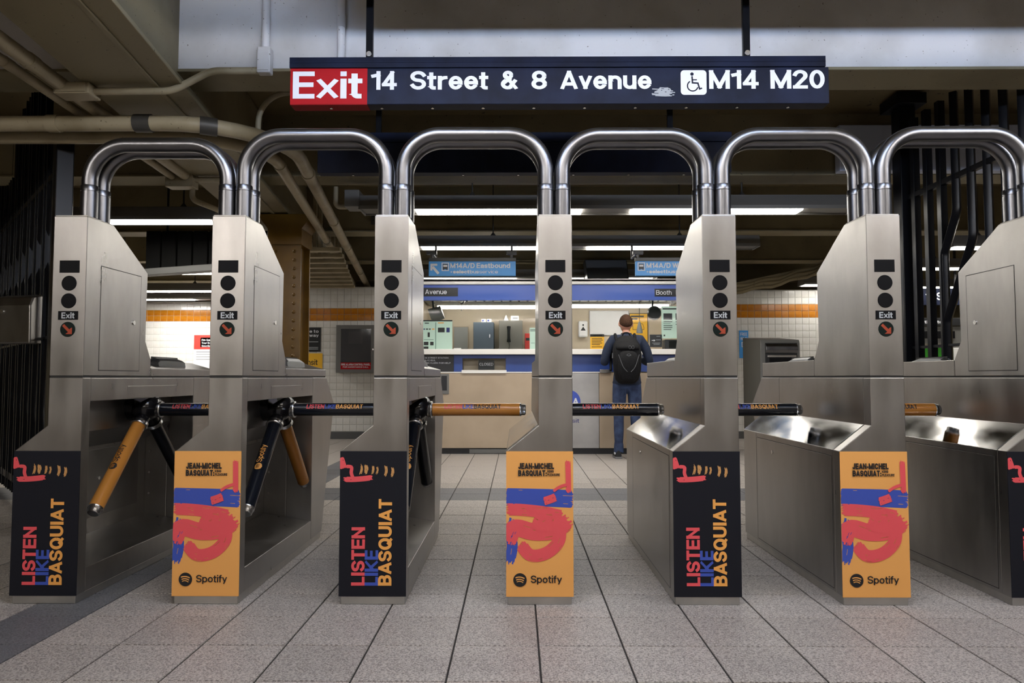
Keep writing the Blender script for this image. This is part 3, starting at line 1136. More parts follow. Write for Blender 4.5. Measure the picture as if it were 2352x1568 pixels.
def poster_parts(kind, parent):
    """advert sheet wrapped on the front of the pedestal; origin at its lower left corner"""
    W, Hh = CW + .002, .614
    p = MB().box(-.001, CW + .001, -.004, -.0005, .036, .036 + Hh).build('poster', 'poster_' + kind, parent)
    rng = random.Random(3 if kind == 'yellow' else 5)

    def uv(u, v):       # u right 0..1, v down 0..1 -> x, z
        return (-.001 + u * W, .036 + (1 - v) * Hh)
    if kind == 'yellow':
        p['label'] = 'yellow poster with loose blue and red brush strokes'
        for s, u0, u1, v, h, ww in (('JEAN-MICHEL', .18, .715, .122, .0255, .24), ('BASQUIAT:', .178, .605, .171, .0255, .24),
                                    ('KING', .615, .71, .1465, .0105, .22), ('PLEASURE', .615, .80, .170, .0105, .22)):
            a, b = uv(u0, v), uv(u1, v)
            on_front(text_fit(s, a[0], b[0], a[1], h, ww, .05), -.0074).build('lettering', 'ink_black', p, fix=False)
        # generic brushwork: one blue band, one blue daub, red sweeps
        b = MB()
        brush(b, spline([uv(-.01, .315), uv(.3, .318), uv(.65, .322), uv(1.0, .33)], 14), .074, 26, rng, .02, .25)
        b.v = [(max(-.0008, min(CW + .0008, q[0])), q[1], q[2]) for q in b.v]
        on_front(b, -.0046).build('brush_band', 'ink_blue', p, fix=False)
        b = MB()
        brush(b, spline([uv(.10, .46), uv(.07, .56), uv(.09, .66), uv(.04, .78)], 12), .046, 16, rng, .1, .3)
        b.v = [(max(-.0008, min(CW + .0008, q[0])), q[1], q[2]) for q in b.v]
        on_front(b, -.0046).build('brush_daub', 'ink_blue', p, fix=False)
        for k, (path, wd, nb) in enumerate((
                ([uv(.0, .40), uv(.25, .405), uv(.55, .42), uv(.85, .45)], .050, 20),
                ([uv(.96, .47), uv(.7, .545), uv(.4, .555), uv(.12, .53), uv(.02, .64)], .072, 26),
                ([uv(.2, .63), uv(.36, .715), uv(.60, .70), uv(.78, .62), uv(.80, .52)], .052, 22),
                ([uv(.40, .47), uv(.55, .50), uv(.70, .50)], .07, 24),
                ([uv(.92, .06), uv(.925, .16), uv(.93, .29)], .022, 10),
                ([uv(.93, .225), uv(.80, .245), uv(.70, .275)], .012, 6),
                ([uv(.56, .345), uv(.66, .33), uv(.74, .315)], .034, 14))):
            b = MB()
            brush(b, spline(path, 18), wd, nb, rng, .05, .3)
            b.v = [(max(-.0008, min(CW + .0008, q[0])), q[1], q[2]) for q in b.v]
            on_front(b, -.0052 - .0003 * k).build('brush_stroke', 'ink_red', p, fix=False)
        d, ar = logo_mb(.0287)
        c = uv(.205, .885)
        for m_, mat, y in ((d, 'ink_black', -.0060), (ar, 'poster_yellow', -.0066)):
            m_.xf(lambda a, b_, z: (a + c[0], b_ + c[1], 0))
            on_front(m_, y).build('badge' if mat == 'ink_black' else 'badge_arcs', mat, p, fix=False)
        a = uv(.365, .905)
        on_front(text_fit('Spotify', a[0], uv(.825, 0)[0], a[1], .0315, .15, .06), -.0062).build('lettering', 'ink_black', p, fix=False)
    else:
        p['label'] = 'black poster with upright coloured lettering'
        for s, ink, u0, v0, v1, capu in (('LISTEN', 'ink_red', .385, .925, .525, .200), ('LIKE', 'ink_blue', .585, .925, .683, .200),
                                         ('BASQUIAT', 'ink_yellow', .785, .925, .33, .200)):
            base = uv(u0, v0)
            L = (v0 - v1) * Hh
            mb, wd = text_mb(s, capu * W, .20, .06, 1.0)
            k = L / wd
            mb.xf(lambda a, b_, z: (base[0] - b_, base[1] + a * k, z))
            on_front(mb, -.0060).build('lettering', ink, p, fix=False)
        for k, (path, wd, nb) in enumerate((
                ([uv(.05, .195), uv(.2, .195), uv(.35, .19), uv(.49, .182)], .022, 10),
                ([uv(.0, .045), uv(.03, .085), uv(.05, .12)], .03, 12),
                ([uv(.08, .105), uv(.17, .11), uv(.17, .15), uv(.20, .19)], .014, 7))):
            b = MB()
            brush(b, spline(path, 16), wd, nb, rng, .05, .15)
            b.v = [(max(-.0008, min(CW + .0008, q[0])), q[1], q[2]) for q in b.v]
            on_front(b, -.0050 - .0002 * k).build('brush_stroke', 'ink_red', p, fix=False)
        for u, v0, v1, wd in ((.315, .085, .165, .011), (.385, .085, .165, .016), (.485, .09, .165, .011), (.555, .105, .16, .009),
                              (.68, .095, .18, .013), (.78, .105, .185, .012)):
            b = MB()
            brush(b, spline([uv(u, v0), uv(u + .012, (v0 + v1) / 2), uv(u - .01, v1)], 8), wd, 8, rng, .25, .4)
            on_front(b, -.0052).build('brush_dash', 'ink_tan', p, fix=False)
    return p


def make_turnstile_proto():
    t = empty('turnstile', (0, 0, 0))
    S = 'brushed_steel'
    MB().box(.006, CW - .006, .004, 1.285, 0, .036).build('plinth', 'plinth_steel', t, .003)
    # front pedestal: full width below, chamfer, half width above
    MB().prism([(0, .036), (CW, .036), (CW, .966), (CS, .966), (CS, .760), (0, .651)], 'y', 0, .06).build('front_pedestal', S, t, .0025)
    # C-shaped shell open to the right
    MB().prism([(0, .036), (.012, .036), (.012, .640), (CS + .012, .750), (CS + .012, .952), (CW - .008, .952), (CW - .008, .966),
                (CS, .966), (CS, .760), (0, .651)], 'y', .0615, 1.065).build('shell', S, t, .002)
    # polished sloping deck plate on the left shoulder
    MB().prism([(.002, .6535), (CS - .002, .7605), (CS - .002, .7575), (.002, .6505)], 'y', .066, 1.29).build('deck_plate', 'polished_deck', t)
    MB().prism([(.02, .62), (.013, .62), (CS + .013, .72), (CS + .013, .86), (CS + .02, .86), (CS + .02, .715)], 'y', .07, 1.06).build('recess_lining', 'recess_steel', t)
    # plate screwed on the lower left flank
    d = MB().box(-.0014, .001, .082, 1.05, .052, .622).build('side_panel', S, t, .0008)
    b = MB()
    for (y0, y1, z0, z1) in ((.079, .082, .049, .625), (1.05, 1.053, .049, .625), (.082, 1.05, .049, .052), (.082, 1.05, .622, .625)):
        b.box(-.0007, .001, y0, y1, z0, z1)
    b.build('panel_gap', 'seam', d)
    MB().tube([(-.001, .80, .565), (-.006, .80, .565)], .010, 12).build('lock', 'chrome', d)
    # header above the opening and its flap
    MB().box(CW - .010, CW, .0615, 1.0635, .862, .965).build('header', S, t, .002)
    MB().box(CW - .002, CW + .0015, .36, .86, .866, .925).build('header_flap', S, t, .001)
    # ledge
    MB().prism([(.012, .037), (CW, .037), (CW, .140), (.012, .186)], 'y', .0615, 1.0635).build('ledge', S, t, .0025)
    MB().box(.0125, .016, .50, .98, .26, .60).build('inner_panel', 'recess_steel', t, .001)
    MB().tube([(.016, .60, .45), (.020, .60, .45)], .009, 10).build('inner_lock', 'chrome', t)
    for z in (.30, .42, .54):
        MB().tube([(.04, 1.0635, z), (.04, 1.058, z)], .007, 8).build('bolt', 'chrome', t)
    # rear pedestal with overhanging nose
    MB().prism([(1.066, .036), (1.29, .036), (1.545, .80), (1.36, .966), (1.066, .966)], 'x', CS, CW).build('rear_pedestal', S, t, .0025)
    MB().prism([(0, .036), (CS, .036), (CS, .760), (0, .651)], 'y', 1.066, 1.29).build('rear_shoulder', S, t, .0025)
    nx, nz = .668, .744
    MB().prism([(1.375, .957), (1.535, .812), (1.545, .822), (1.385, .967)], 'x', CS + .015, CW - .015).build('nose_bezel', 'panel_dark', t)
    # lid with its tilted top, and the tall head
    MB().prism([(CS, .9745), (CW, .9745), (CW, 1.014), (CS, 1.056)], 'y', .576, 1.345).build('lid', S, t, .0025)
    MB().prism([(0, .9745), (0, 1.674), (.205, 1.676), (.52, 1.496), (.513, 1.15), (.57, 1.058), (.57, .9745)], 'x', CS, CW).build('head', S, t, .0025)
    MB().box(CS + .0025, CW - .0025, .0025, 1.342, .955, .985).build('seam_core', 'seam', t)
    MB().box(CS + .003, CW - .003, .003, .20, 1.674, 1.679).build('cap_plate', 'plinth_steel', t, .001)
    # door in the right cheek of the head
    d = MB().box(CW - .001, CW + .0012, .115, .455, 1.0, 1.47).build('access_door', S, t, .0008)
    b = MB()
    for (y0, y1, z0, z1) in ((.112, .115, .997, 1.473), (.455, .458, .997, 1.473), (.115, .455, .997, 1.0), (.115, .455, 1.47, 1.473)):
        b.box(CW - .001, CW + .0006, y0, y1, z0, z1)
    b.build('door_gap', 'seam', d)
    MB().tube([(CW, .395, 1.235), (CW + .005, .395, 1.235)], .011, 14).build('lock', 'chrome', d)
    # indicators on the front
    cx = .2125
    MB().box(cx - .0435, cx + .0435, -.0015, .004, 1.424, 1.478).build('display', 'lens_black', t)
    for z in (1.378, 1.301):
        MB().tube([(cx, .004, z), (cx, -.0012, z), (cx, -.0025, z)], .033, 32, radii=[.033, .033, .031]).build('indicator_lens', 'lens_black', t)
    pl = MB().box(cx - .0435, cx + .0435, -.0015, .004, 1.218, 1.256).build('exit_plate', 'lens_black', t)
    on_front(text_fit('Exit', cx - .0285, cx + .029, 1.2235, .0265, .19, .07), -.0021).build('lettering', 'ink_plate', pl, fix=False)
    al = MB().tube([(cx, .004, 1.176), (cx, -.0012, 1.176), (cx, -.0025, 1.176)], .033, 32, radii=[.033, .033, .031]).build('arrow_lens', 'lens_green', t)
    b = MB()
    b.ribbon([(-.019, .019), (.008, -.008)], .012)
    b.add([(.0205, -.0205, 0), (.0205, .008, 0), (.012, .0035, 0), (.0035, -.012, 0), (-.008, -.0205, 0)], [(0, 1, 2, 3, 4)])
    b.xf(lambda a, c, z: (a + cx, c + 1.176, 0))
    on_front(b, -.0031).build('arrow', 'arrow_red', al, fix=False)
    # hub
    hub_c = Vector((.2375, .635, .80))
    ax = Vector((.577, 0, -.816))
    prof = [(-.035, .055), (-.03, .078), (-.012, .084), (.008, .082), (.030, .072), (.052, .05), (.06, .01)]
    b = MB()
    b.tube([hub_c + ax * a for a, r in prof], .05, 20, radii=[r for a, r in prof])
    for d_ in ((1, 0, 0), (0, -.7071, -.7071), (0, .7071, -.7071)):
        d_ = Vector(d_)
        b.tube([hub_c + d_ * .02, hub_c + d_ * .085], .036, 18)
    b.build('hub', 'hub_black', t)
    MB().tube([(.152, .635, .815), (.20, .635, .815)], .075, 20).build('hub_mount', 'hub_black', t)
    return t


proto = make_turnstile_proto()
posters = {k: poster_parts(k, None) for k in ('black', 'yellow')}
arms = {(k, v): make_arm(k, .505 if v == 'h' else .545, v == 'h', v == 'b') for k in ('black', 'orange') for v in 'hab'}
HUB = Vector((.2375, .635, .80))


def card_reader(parent, dark):
    """swipe reader ridge on the lid"""
    m_ = 'plastic_dark' if dark else 'reader_grey'
    b = MB()
    # faceted ridge along y
    sec = [(0, .0), (.004, .030), (.022, .042), (.05, .038), (.064, .022), (.068, -.012)]
    rings = [(.74, .55), (.76, .95), (.80, 1.0), (.98, 1.0), (1.05, .7)]
    vs, fs = [], []
    n = len(sec)
    for (y, k) in rings:
        for (x, z) in sec:
            vs.append((.175 + x, y, 1.034 + z * k))
    for i in range(len(rings) - 1):
        for j in range(n - 1):
            fs.append((i * n + j, i * n + j + 1, (i + 1) * n + j + 1, (i + 1) * n + j))
        fs.append((i * n + n - 1, i * n, (i + 1) * n, (i + 1) * n + n - 1))
    fs += [tuple(range(n))[::-1], tuple((len(rings) - 1) * n + j for j in range(n))]
    b.add(vs, fs)
    o = b.build('card_reader', m_, parent, .002)
    MB().box(.200, .2035, .735, 1.03, 1.05, 1.0795).build('card_slot', 'seam', o)
    return o


ARMS = {1: ('black', 'orange', 'black'), 2: ('black', 'black', 'orange'), 3: ('orange', 'black', 'black'), 4: ('black', 'orange', 'black'),
        5: ('black', 'black', 'orange'), 6: ('orange', 'black', 'black'), 7: ('black', 'orange', 'black')}
TL = {1: 'leftmost steel turnstile with a black poster and a dark card reader',
      2: 'steel turnstile with a yellow poster, second from the left',
      3: 'steel turnstile with a black poster left of the centre lane',
      4: 'steel turnstile with a yellow poster in the centre of the row',
      5: 'steel turnstile with a black poster beside the person at the booth',
      6: 'steel turnstile with a yellow poster, second from the right',
      7: 'rightmost steel turnstile with a black poster cut off by the picture edge'}
units = {i: (proto if i == 1 else copy_tree(proto)) for i in range(1, 8)}
for i in range(1, 8):
    t = units[i]
    t.location = (tx(i), FY, 0)
    tag(t, TL[i], 'turnstile', 'row of steel turnstiles')
    copy_tree(posters['black' if i % 2 else 'yellow'], t)
    h, a, b_ = ARMS[i]
    for kind, hz, d, face, off in ((h, 'h', (1, 0, 0), (0, -1, 0), .0625), (a, 'a', (0, -.7071, -.7071), (0, -.7, .7), .095),
                                   (b_, 'b', (0, .7071, -.7071), (0, -.7, -.7), .095)):
        o = copy_tree(arms[(kind, hz)], t)
        o.matrix_local = arm_matrix(HUB + Vector(d).normalized() * off, d, face)
    card_reader(t, i == 1)
    if i == 7:
        d = MB().box(CS - .0012, CS + .001, .115, .455, 1.0, 1.47).build('access_door', 'brushed_steel', t, .0008)
        b = MB()
        for (y0, y1, z0, z1) in ((.112, .115, .997, 1.473), (.455, .458, .997, 1.473), (.115, .455, .997, 1.0), (.115, .455, 1.47, 1.473)):
            b.box(CS - .0006, CS + .001, y0, y1, z0, z1)
        b.build('door_gap', 'seam', d)
        MB().tube([(CS, .395, 1.235), (CS - .005, .395, 1.235)], .011, 14).build('lock', 'chrome', d)
for o in list(posters.values()) + list(arms.values()):
    for ch in list(o.children):
        bpy.data.objects.remove(ch)
    bpy.data.objects.remove(o)

# ---- hoops over the lanes: a front and a rear tube per lane
ORD = ['leftmost', 'second', 'third', 'fourth', 'fifth', 'rightmost']
for i in range(1, 7):
    for front in (True, False):
        y = FY + (.068 if front else .163)
        xl, xr = tx(i) + CW - .036, tx(i + 1) + CS + .036
        z0 = 1.679
        zt = (2.012 if i == 1 else 2.052) + (.004 if i in (3, 6) else 0)
        t = empty('lane_hoop', ((xl + xr) / 2, y, z0))
        tag(t, '%s steel hoop over the %s' % ('front' if front else 'rear',
            ['leftmost lane, lower than the others', 'second lane from the left', 'lane between the third and centre turnstiles',
             'lane in front of the person at the booth', 'second lane from the right', 'rightmost lane'][i - 1]), 'hoop', 'steel hoops over the lanes')
        a = (xr - xl) / 2
        pts = bend([(-a, 0, .0), (-a, 0, zt - z0), (a, 0, zt - z0), (a, 0, 0)], [.165, .165], 12)
        MB().tube(pts, .0335, 22).build('tube', 'hoop_steel', t)
        for s in (-a, a):
            MB().tube([(s, 0, 0), (s, 0, .118)], .0365, 22).build('sleeve', 'hoop_steel', t)
            MB().tube([(s, 0, .121), (s, 0, .145), (s, 0, .147)], .0365, 22, radii=[.0365, .0365, .0345]).build('sleeve_ring', 'hoop_steel', t)

# ================================================================== OVERHEAD SIGNS
def px_sign(u):
    return -1.168 + (u - 667) / 445.5


t = empty('overhead_sign', (0, 3.6, 2.371))
tag(t, 'long black overhead sign with a red exit panel and white street lettering', 'sign')
MB().box(-1.168, 1.604, 0, .085, 0, .190).build('sign_box', 'sign_black', t, .003)
b = MB()
b.prism([(-.008, .1905), (-.008, .245), (.092, .245), (.092, .1905)], 'x', -1.172, 1.586)
b.box(-1.172, 1.586, -.010, -.008, .215, .218)
b.build('header_rail', 'sign_black', t, .002)
ep = MB().box(-1.168, px_sign(844), -.002, .002, .001, .188).build('exit_panel', 'sign_red', t)
on_front(text_fit('Exit', px_sign(673), px_sign(833), .030, .142, .17, .065), -.0032).build('lettering', 'ink_white', ep, fix=False)
MB().box(-1.168, px_sign(844), 0, .0849, -.0015, .0015).build('exit_underside', 'sign_red', t)
for s, u0, u1 in (('14', 853, 912), ('Street', 943, 1122), ('&', 1151, 1190), ('8', 1221, 1257), ('Avenue', 1288, 1496), ('M14', 1628, 1741), ('M20', 1768, 1892)):
    on_front(text_fit(s, px_sign(u0), px_sign(u1), .076, .098, .175, .065), -.0012).build('lettering', 'ink_white', t, fix=False)
# wheelchair symbol
ux0, ux1, uz0, uz1 = px_sign(1563), px_sign(1622), .045, .174
rr = .018
poly = arc(ux0 + rr, uz0 + rr, rr, rr, 180, 270, 5) + arc(ux1 - rr, uz0 + rr, rr, rr, 270, 360, 5) + arc(ux1 - rr, uz1 - rr, rr, rr, 0, 90, 5) + arc(ux0 + rr, uz1 - rr, rr, rr, 90, 180, 5)
b = MB().add([(p[0], p[1], 0) for p in poly], [tuple(range(len(poly)))])
sy = on_front(b, -.0012).build('access_symbol', 'ink_white', t, fix=False)
b = MB()
cxs, czs = (ux0 + ux1) / 2 - .004, (uz0 + uz1) / 2
b.disc((cxs - .004, czs + .044), .009, 16)
b.ribbon([(cxs - .004, czs + .033), (cxs - .002, czs - .002), (cxs + .026, czs - .004), (cxs + .034, czs - .034), (cxs + .047, czs - .030)], .008)
b.ribbon([(cxs - .003, czs + .014), (cxs + .021, czs + .014)], .006)
b.ribbon(arc(cxs - .001, czs - .018, .027, .027, 120, 345, 18), .0065)
on_front(b, -.0018).build('pictogram', 'sign_black', sy, fix=False)
for u in (845, 1720):
    x = px_sign(u)
    MB().box(x - .018, x + .018, .03, .055, .2455, .88).build('hanger_bar', 'iron_black', t, .002)
    MB().tube([(x, .03, .275), (x, .018, .275)], .014, 10).build('bolt', 'chrome', t)
for k in range(10):
    x = px_sign(757 + k * 117.5)
    MB().tube([(x, .045, 0), (x, .045, -.006)], .008, 8).build('screw', 'chrome', t)
b = MB()
rng = random.Random(11)
brush(b, [(px_sign(1496), .062), (px_sign(1525), .058), (px_sign(1553), .060)], .05, 12, rng, .3, .6)
on_front(b, -.0010).build('sticker_residue', 'ink_grey', t, fix=False)

t = empty('overhead_sign', (0, 4.68, 2.328))
tag(t, 'black overhead sign with its dark side showing behind the centre hoops', 'sign')
MB().box(-1.33, 1.426, 0, .085, 0, .205).build('sign_box', 'sign_black', t, .003)
MB().box(-1.335, 1.43, -.008, .092, .206, .27).build('header_rail', 'sign_black', t, .003)
for x in (-.93, 1.03):
    MB().box(x - .018, x + .018, .03, .055, .27, .93).build('hanger_bar', 'iron_black', t, .002)
for k in range(7):
    MB().tube([(-1.1 + k * .37, .045, 0), (-1.1 + k * .37, .045, -.006)], .008, 8).build('screw', 'chrome', t)


def bus_sign(x0, arrow, line1, u1, u2, label):
    t = empty('bus_sign', (x0 * .9157, 7.6, 2.055))
    t.scale = (.9157, .9157, .9157)
    tag(t, label, 'sign', 'blue bus signs over the booth')
    MB().box(0, 1.02, 0, .06, 0, .17).build('sign_box', 'sign_blue', t, .002)
    MB().box(-.004, 1.024, -.004, .064, .1705, .212).build('header_rail', 'iron_satin', t, .002)
    for s in (.03, .97):
        b = MB().box(s - .012, s + .012, .02, .04, .212, .27)
        b.box(s - .012, s + .012, .02, .47, .27, .29)
        b.box(s - .012, s + .012, .45, .47, .29, .445)
        b.build('hanger_bar', 'iron_satin', t)
        MB().box(s - .06, s + .06, .0, .06, .255, .29).build('clamp', 'iron_satin', t)
    ox = 0 if arrow else -.128
    if arrow:
        b = MB()
        b.ribbon([(.115, .025), (.045, .105)], .03)
        b.add([(.02, .142, 0), (.02, .062, 0), (.043, .062, 0), (.043, .118, 0), (.1, .118, 0), (.1, .142, 0)], [(0, 1, 2, 3), (0, 3, 4, 5)])
        on_front(b, -.0006).build('arrow', 'ink_white', t, fix=False)
    # bus pictogram
    b = MB()
    b.ribbon([(.155 + ox, .062), (.232 + ox, .062), (.232 + ox, .150), (.155 + ox, .150), (.155 + ox, .060)], .010)
    on_front(b, -.0006).build('pictogram_frame', 'ink_white', t, fix=False)
    b = MB()
    b.add([(.165 + ox, .078, 0), (.222 + ox, .078, 0), (.222 + ox, .138, 0), (.165 + ox, .138, 0)], [(0, 1, 2, 3)])
    b.add([(.168 + ox, .068, 0), (.182 + ox, .068, 0), (.182 + ox, .08, 0), (.168 + ox, .08, 0)], [(0, 1, 2, 3)])
    b.add([(.205 + ox, .068, 0), (.219 + ox, .068, 0), (.219 + ox, .08, 0), (.205 + ox, .08, 0)], [(0, 1, 2, 3)])
    bb = on_front(b, -.0006).build('pictogram', 'ink_black', t, fix=False)
    b = MB().add([(.170 + ox, .105, 0), (.217 + ox, .105, 0), (.217 + ox, .128, 0), (.170 + ox, .128, 0)], [(0, 1, 2, 3)])
    on_front(b, -.0010).build('window_mark', 'ink_white', bb, fix=False)
    on_front(text_fit(line1, .253 + ox, u1 + ox, .091, .058, .17, .07), -.0006).build('lettering', 'ink_white', t, fix=False)
    on_front(text_fit('+', .253 + ox, .278 + ox, .030, .042, .12, .07), -.0006).build('lettering', 'ink_white', t, fix=False)
    on_front(text_fit('select', .285 + ox, .475 + ox, .027, .042, .2, .05), -.0006).build('lettering', 'ink_white', t, fix=False)
    on_front(text_fit('bus', .482 + ox, .588 + ox, .027, .042, .15, .06), -.0006).build('lettering', 'ink_white', t, fix=False)
    on_front(text_fit('service', .594 + ox, u2 + ox, .027, .042, .10, .07), -.0006).build('lettering', 'ink_white', t, fix=False)


bus_sign(-1.032, True, 'M14A/D Eastbound', .955, .812, 'blue eastbound bus sign with an arrow, over the left of the booth')
bus_sign(1.393, False, 'M14A/D Westbound', .975, .812, 'blue westbound bus sign over the person at the booth')

# ================================================================== IRON RAILINGS
t = empty('railing', (3.15, 4.2, 0))
tag(t, 'tall black iron railing with bent bars, right of the turnstiles', 'railing')
MB().box(-.065, .065, 1.47, 1.60, 0, 3.15).build('post', 'iron_black', t, .006)
MB().box(-.12, .12, 1.40, 1.67, 3.15, 3.24).build('post_flange', 'iron_black', t, .004)
MB().box(-.02, .02, -.3, 1.47, 2.385, 2.425).build('rail', 'iron_black', t, .003)
MB().box(-.015, .015, -.3, 1.47, 1.19, 1.21).build('rail', 'iron_black', t, .003)
MB().box(-.02, .02, -.3, 1.47, .12, .16).build('rail', 'iron_black', t, .003)
for k in range(9):
    y = 1.385 - k * .172
    if k < 3:
        b = MB().box(-.025, .025, y - .025, y + .025, 0.05, 3.02)
    else:
        zk = 2.15 - (k - 3) * .22
        sh = min(.16 * (k - 2), .5)
        b = MB()
        pts = bend([(0, y, 3.02), (0, y, zk), (0, y + sh, zk - sh * 1.7), (0, y + sh, .05)], [.15, .1], 5)
        b.tube(pts, .034, 4)
    b.build('bar', 'iron_black', t, .002)

LFA, LFB = Vector((-2.95, 4.56, 0)), Vector((-5.0, 6.8, 0))
ld = (LFB - LFA)
LEN = ld.length
t = empty('railing', LFA, math.atan2(ld.y, ld.x))
tag(t, 'tall black iron railing with wavy bars, left of the turnstiles', 'railing')
MB().box(-.05, .05, -.05, .05, 0, 2.58).build('post', 'iron_black', t, .006)
MB().box(LEN - .05, LEN + .05, -.05, .05, 0, 2.58).build('post', 'iron_black', t, .006)
for z, w in ((2.335, .04), (1.235, .02), (.16, .06)):
    MB().box(.05, LEN - .05, -.018, .018, z - w / 2, z + w / 2).build('rail', 'iron_black', t, .003)
n = 26
for k in range(n):
    x = .13 + k * (LEN - .22) / (n - 1)
    if k % 3 != 2:
        b = MB().box(x - .012, x + .012, -.022, .022, .05, 2.68 if k < 4 else 3.2 - .03 * (k % 2))
    else:
        pts = spline([(x, 0, .05), (x + .01, 0, .45), (x + .11, 0, .8), (x, 0, 1.2), (x, 0, 1.5), (x + .14, 0, 1.85), (x, 0, 2.25), (x, 0, 2.66 if k < 4 else 3.2)], 24)
        b = MB().tube(pts, .02, 4)
    b.build('bar', 'iron_black', t, .002)
# foot bracket of the left railing
MB().box(.0, .45, -.05, .05, .02, .13).build('kick_plate', 'bracket_grey', t, .004)
# steel dispenser box on the left railing
t = empty('wall_box', (-3.46, 4.98, 1.2), R(168))
tag(t, 'curved brushed steel box fixed to the left railing', 'box')
b = MB()
b.prism([(-.01, 0), (.12, .0), (.125, .26), (.10, .32), (.0, .345), (-.01, .345)], 'x', -.17, .17)
b.build('case', 'brushed_steel', t, .012)
MB().tube([(.06, .122, .22), (.06, .132, .22)], .014, 12).build('lock', 'chrome', t)

# ================================================================== GOLD RIVETED COLUMN
t = empty('steel_column', (-2.30, 7.0, 0))
tag(t, 'golden-yellow riveted steel column under the main beam', 'column')
MB().box(-.16, .16, 0, .018, 0, 2.42).build('front_plate', 'gold_paint', t, .002)
MB().box(-.16, .16, .30, .318, 0, 2.42).build('back_plate', 'gold_paint', t, .002)
MB().box(-.02, .02, .018, .30, 0, 2.42).build('web', 'gold_paint', t)
for y0, y1 in ((.0185, .09), (.228, .2995)):
    MB().box(.085, .1, y0, y1, 0, 2.42).build('angle', 'gold_paint', t, .002)
MB().prism([(-.17, 2.28), (.17, 2.28), (.17, 2.44), (.28, 2.585), (-.28, 2.585), (-.17, 2.44)], 'y', -.02, .34).build('capital', 'gold_paint', t, .004)
rv = MB()
seg = 10
for (h, r) in ((0, .018), (.007, .015), (.011, .008)):
    rv.v += [(r * math.cos(2 * math.pi * k / seg), -h, r * math.sin(2 * math.pi * k / seg)) for k in range(seg)]
rv.v.append((0, -.0125, 0))
for i in range(2):
    for k in range(seg):
        rv.f.append((i * seg + k, i * seg + (k + 1) % seg, (i + 1) * seg + (k + 1) % seg, (i + 1) * seg + k))
        rv.sm.append(True)
for k in range(seg):
    rv.f.append((2 * seg + k, 2 * seg + (k + 1) % seg, 3 * seg))
    rv.sm.append(True)
rm = rv.mesh('rivet', 'gold_paint')
for k in range(18):
    z = .92 + k * .0864
    for (x, y, rz) in ((.095, 0, 0), (-.095, 0, 0)):
        if z > 2.27:
            continue
        o = bpy.data.objects.new('rivet', rm)
        COL.objects.link(o)
        o.parent = t
        o.location = (x, y, z)
    o = bpy.data.objects.new('rivet', rm)
    COL.objects.link(o)
    o.parent = t
    o.location = (.1, .055, z + .03)
    o.rotation_euler = (0, 0, R(90))
t = empty('steel_column', (4.13, 7.5, 0))
tag(t, 'golden-yellow steel column behind the right-hand railing', 'column')
MB().box(-.11, -.06, 0, .25, 0, 2.7).build('flange', 'gold_paint', t, .003)
MB().box(.05, .10, 0, .25, 0, 2.7).build('flange', 'gold_paint', t, .003)
MB().box(-.06, .05, .11, .14, 0, 2.7).build('web', 'iron_satin', t)

# ================================================================== THE STATION BOOTH
BY0, BXL, BXR = 9.05, -1.42, 2.42
t = empty('station_booth', (0, BY0, 0))
tag(t, 'station service booth with blue fascia, windows and beige lower panels', 'booth')
D = 1.95


def bp(name, mat, x0, x1, y0, y1, z0, z1, bevel=.002, parent=None):
    return MB().box(x0, x1, y0, y1, z0, z1).build(name, mat, parent or t, bevel)


bp('kick_base', 'booth_black', BXL, BXR, .02, D, 0, .072)
bp('vent_grille', 'panel_grey', -.6, .16, .005, .02, .006, .06)
for x0, x1, mat in ((BXL, -1.0, 'booth_beige'), (-.997, .19, 'booth_beige'), (.194, 1.04, 'booth_steel'), (1.044, BXR, 'booth_beige')):
    bp('lower_panel', mat, x0, x1, 0, .05, .074, 1.022, .003)
bp('sill_strip', 'booth_white', BXL, -.69, -.006, .05, 1.0225, 1.036)
bp('sill_strip', 'booth_white', -.14, 1.05, -.006, .05, 1.0225, 1.036)
bp('blue_band', 'booth_blue', -.80, -.69, 0, .05, 1.0365, 1.252)
bp('blue_band', 'booth_blue', -.14, BXR, 0, .05, 1.0365, 1.252)
bp('blue_band', 'booth_blue', -.69, -.14, 0, .05, 1.207, 1.252)
nb = bp('notice_panel', 'panel_dark', BXL, -.80, -.002, .05, 1.0365, 1.252)
for z, s, a, b_ in ((1.205, '14 STREET STATION', -1.17, -.87), (1.172, 'A/C/E/L', -1.17, -1.03), (1.139, 'ASK CLERK FOR HELP', -1.17, -.84)):
    on_front(text_fit(s, a, b_, z, .018, .13, .12), -.003).build('lettering', 'ink_white', nb, fix=False)
bp('counter_ledge', 'booth_white', BXL, BXR, -.09, .28, 1.254, 1.322, .006)
# pay window below the ledge
bp('pay_window_back', 'booth_wall', -.69, -.14, .2, .21, 1.06, 1.207)
bp('pay_window_sill', 'booth_white', -.70, -.13, -.02, .2, 1.018, 1.058)
bp('pay_window_glass', 'glass', -.69, -.14, .01, .016, 1.058, 1.207, 0)
cs = bp('closed_sign', 'panel_dark', -.49, -.285, .022, .03, 1.06, 1.186, .001)
on_front(text_fit('CLOSED', -.475, -.30, 1.115, .036, .13, .09), .0205).build('lettering', 'ink_white', cs, fix=False)
bp('cash_slot', 'chrome', 1.05, 1.19, -.025, 0, 1.023, 1.065)
cs = bp('coin_window', 'panel_grey', -.97, -.86, -.012, 0, .755, 1.01)
bp('coin_glass', 'panel_dark', -.955, -.885, -.014, -.012, .80, .985, 0, cs)
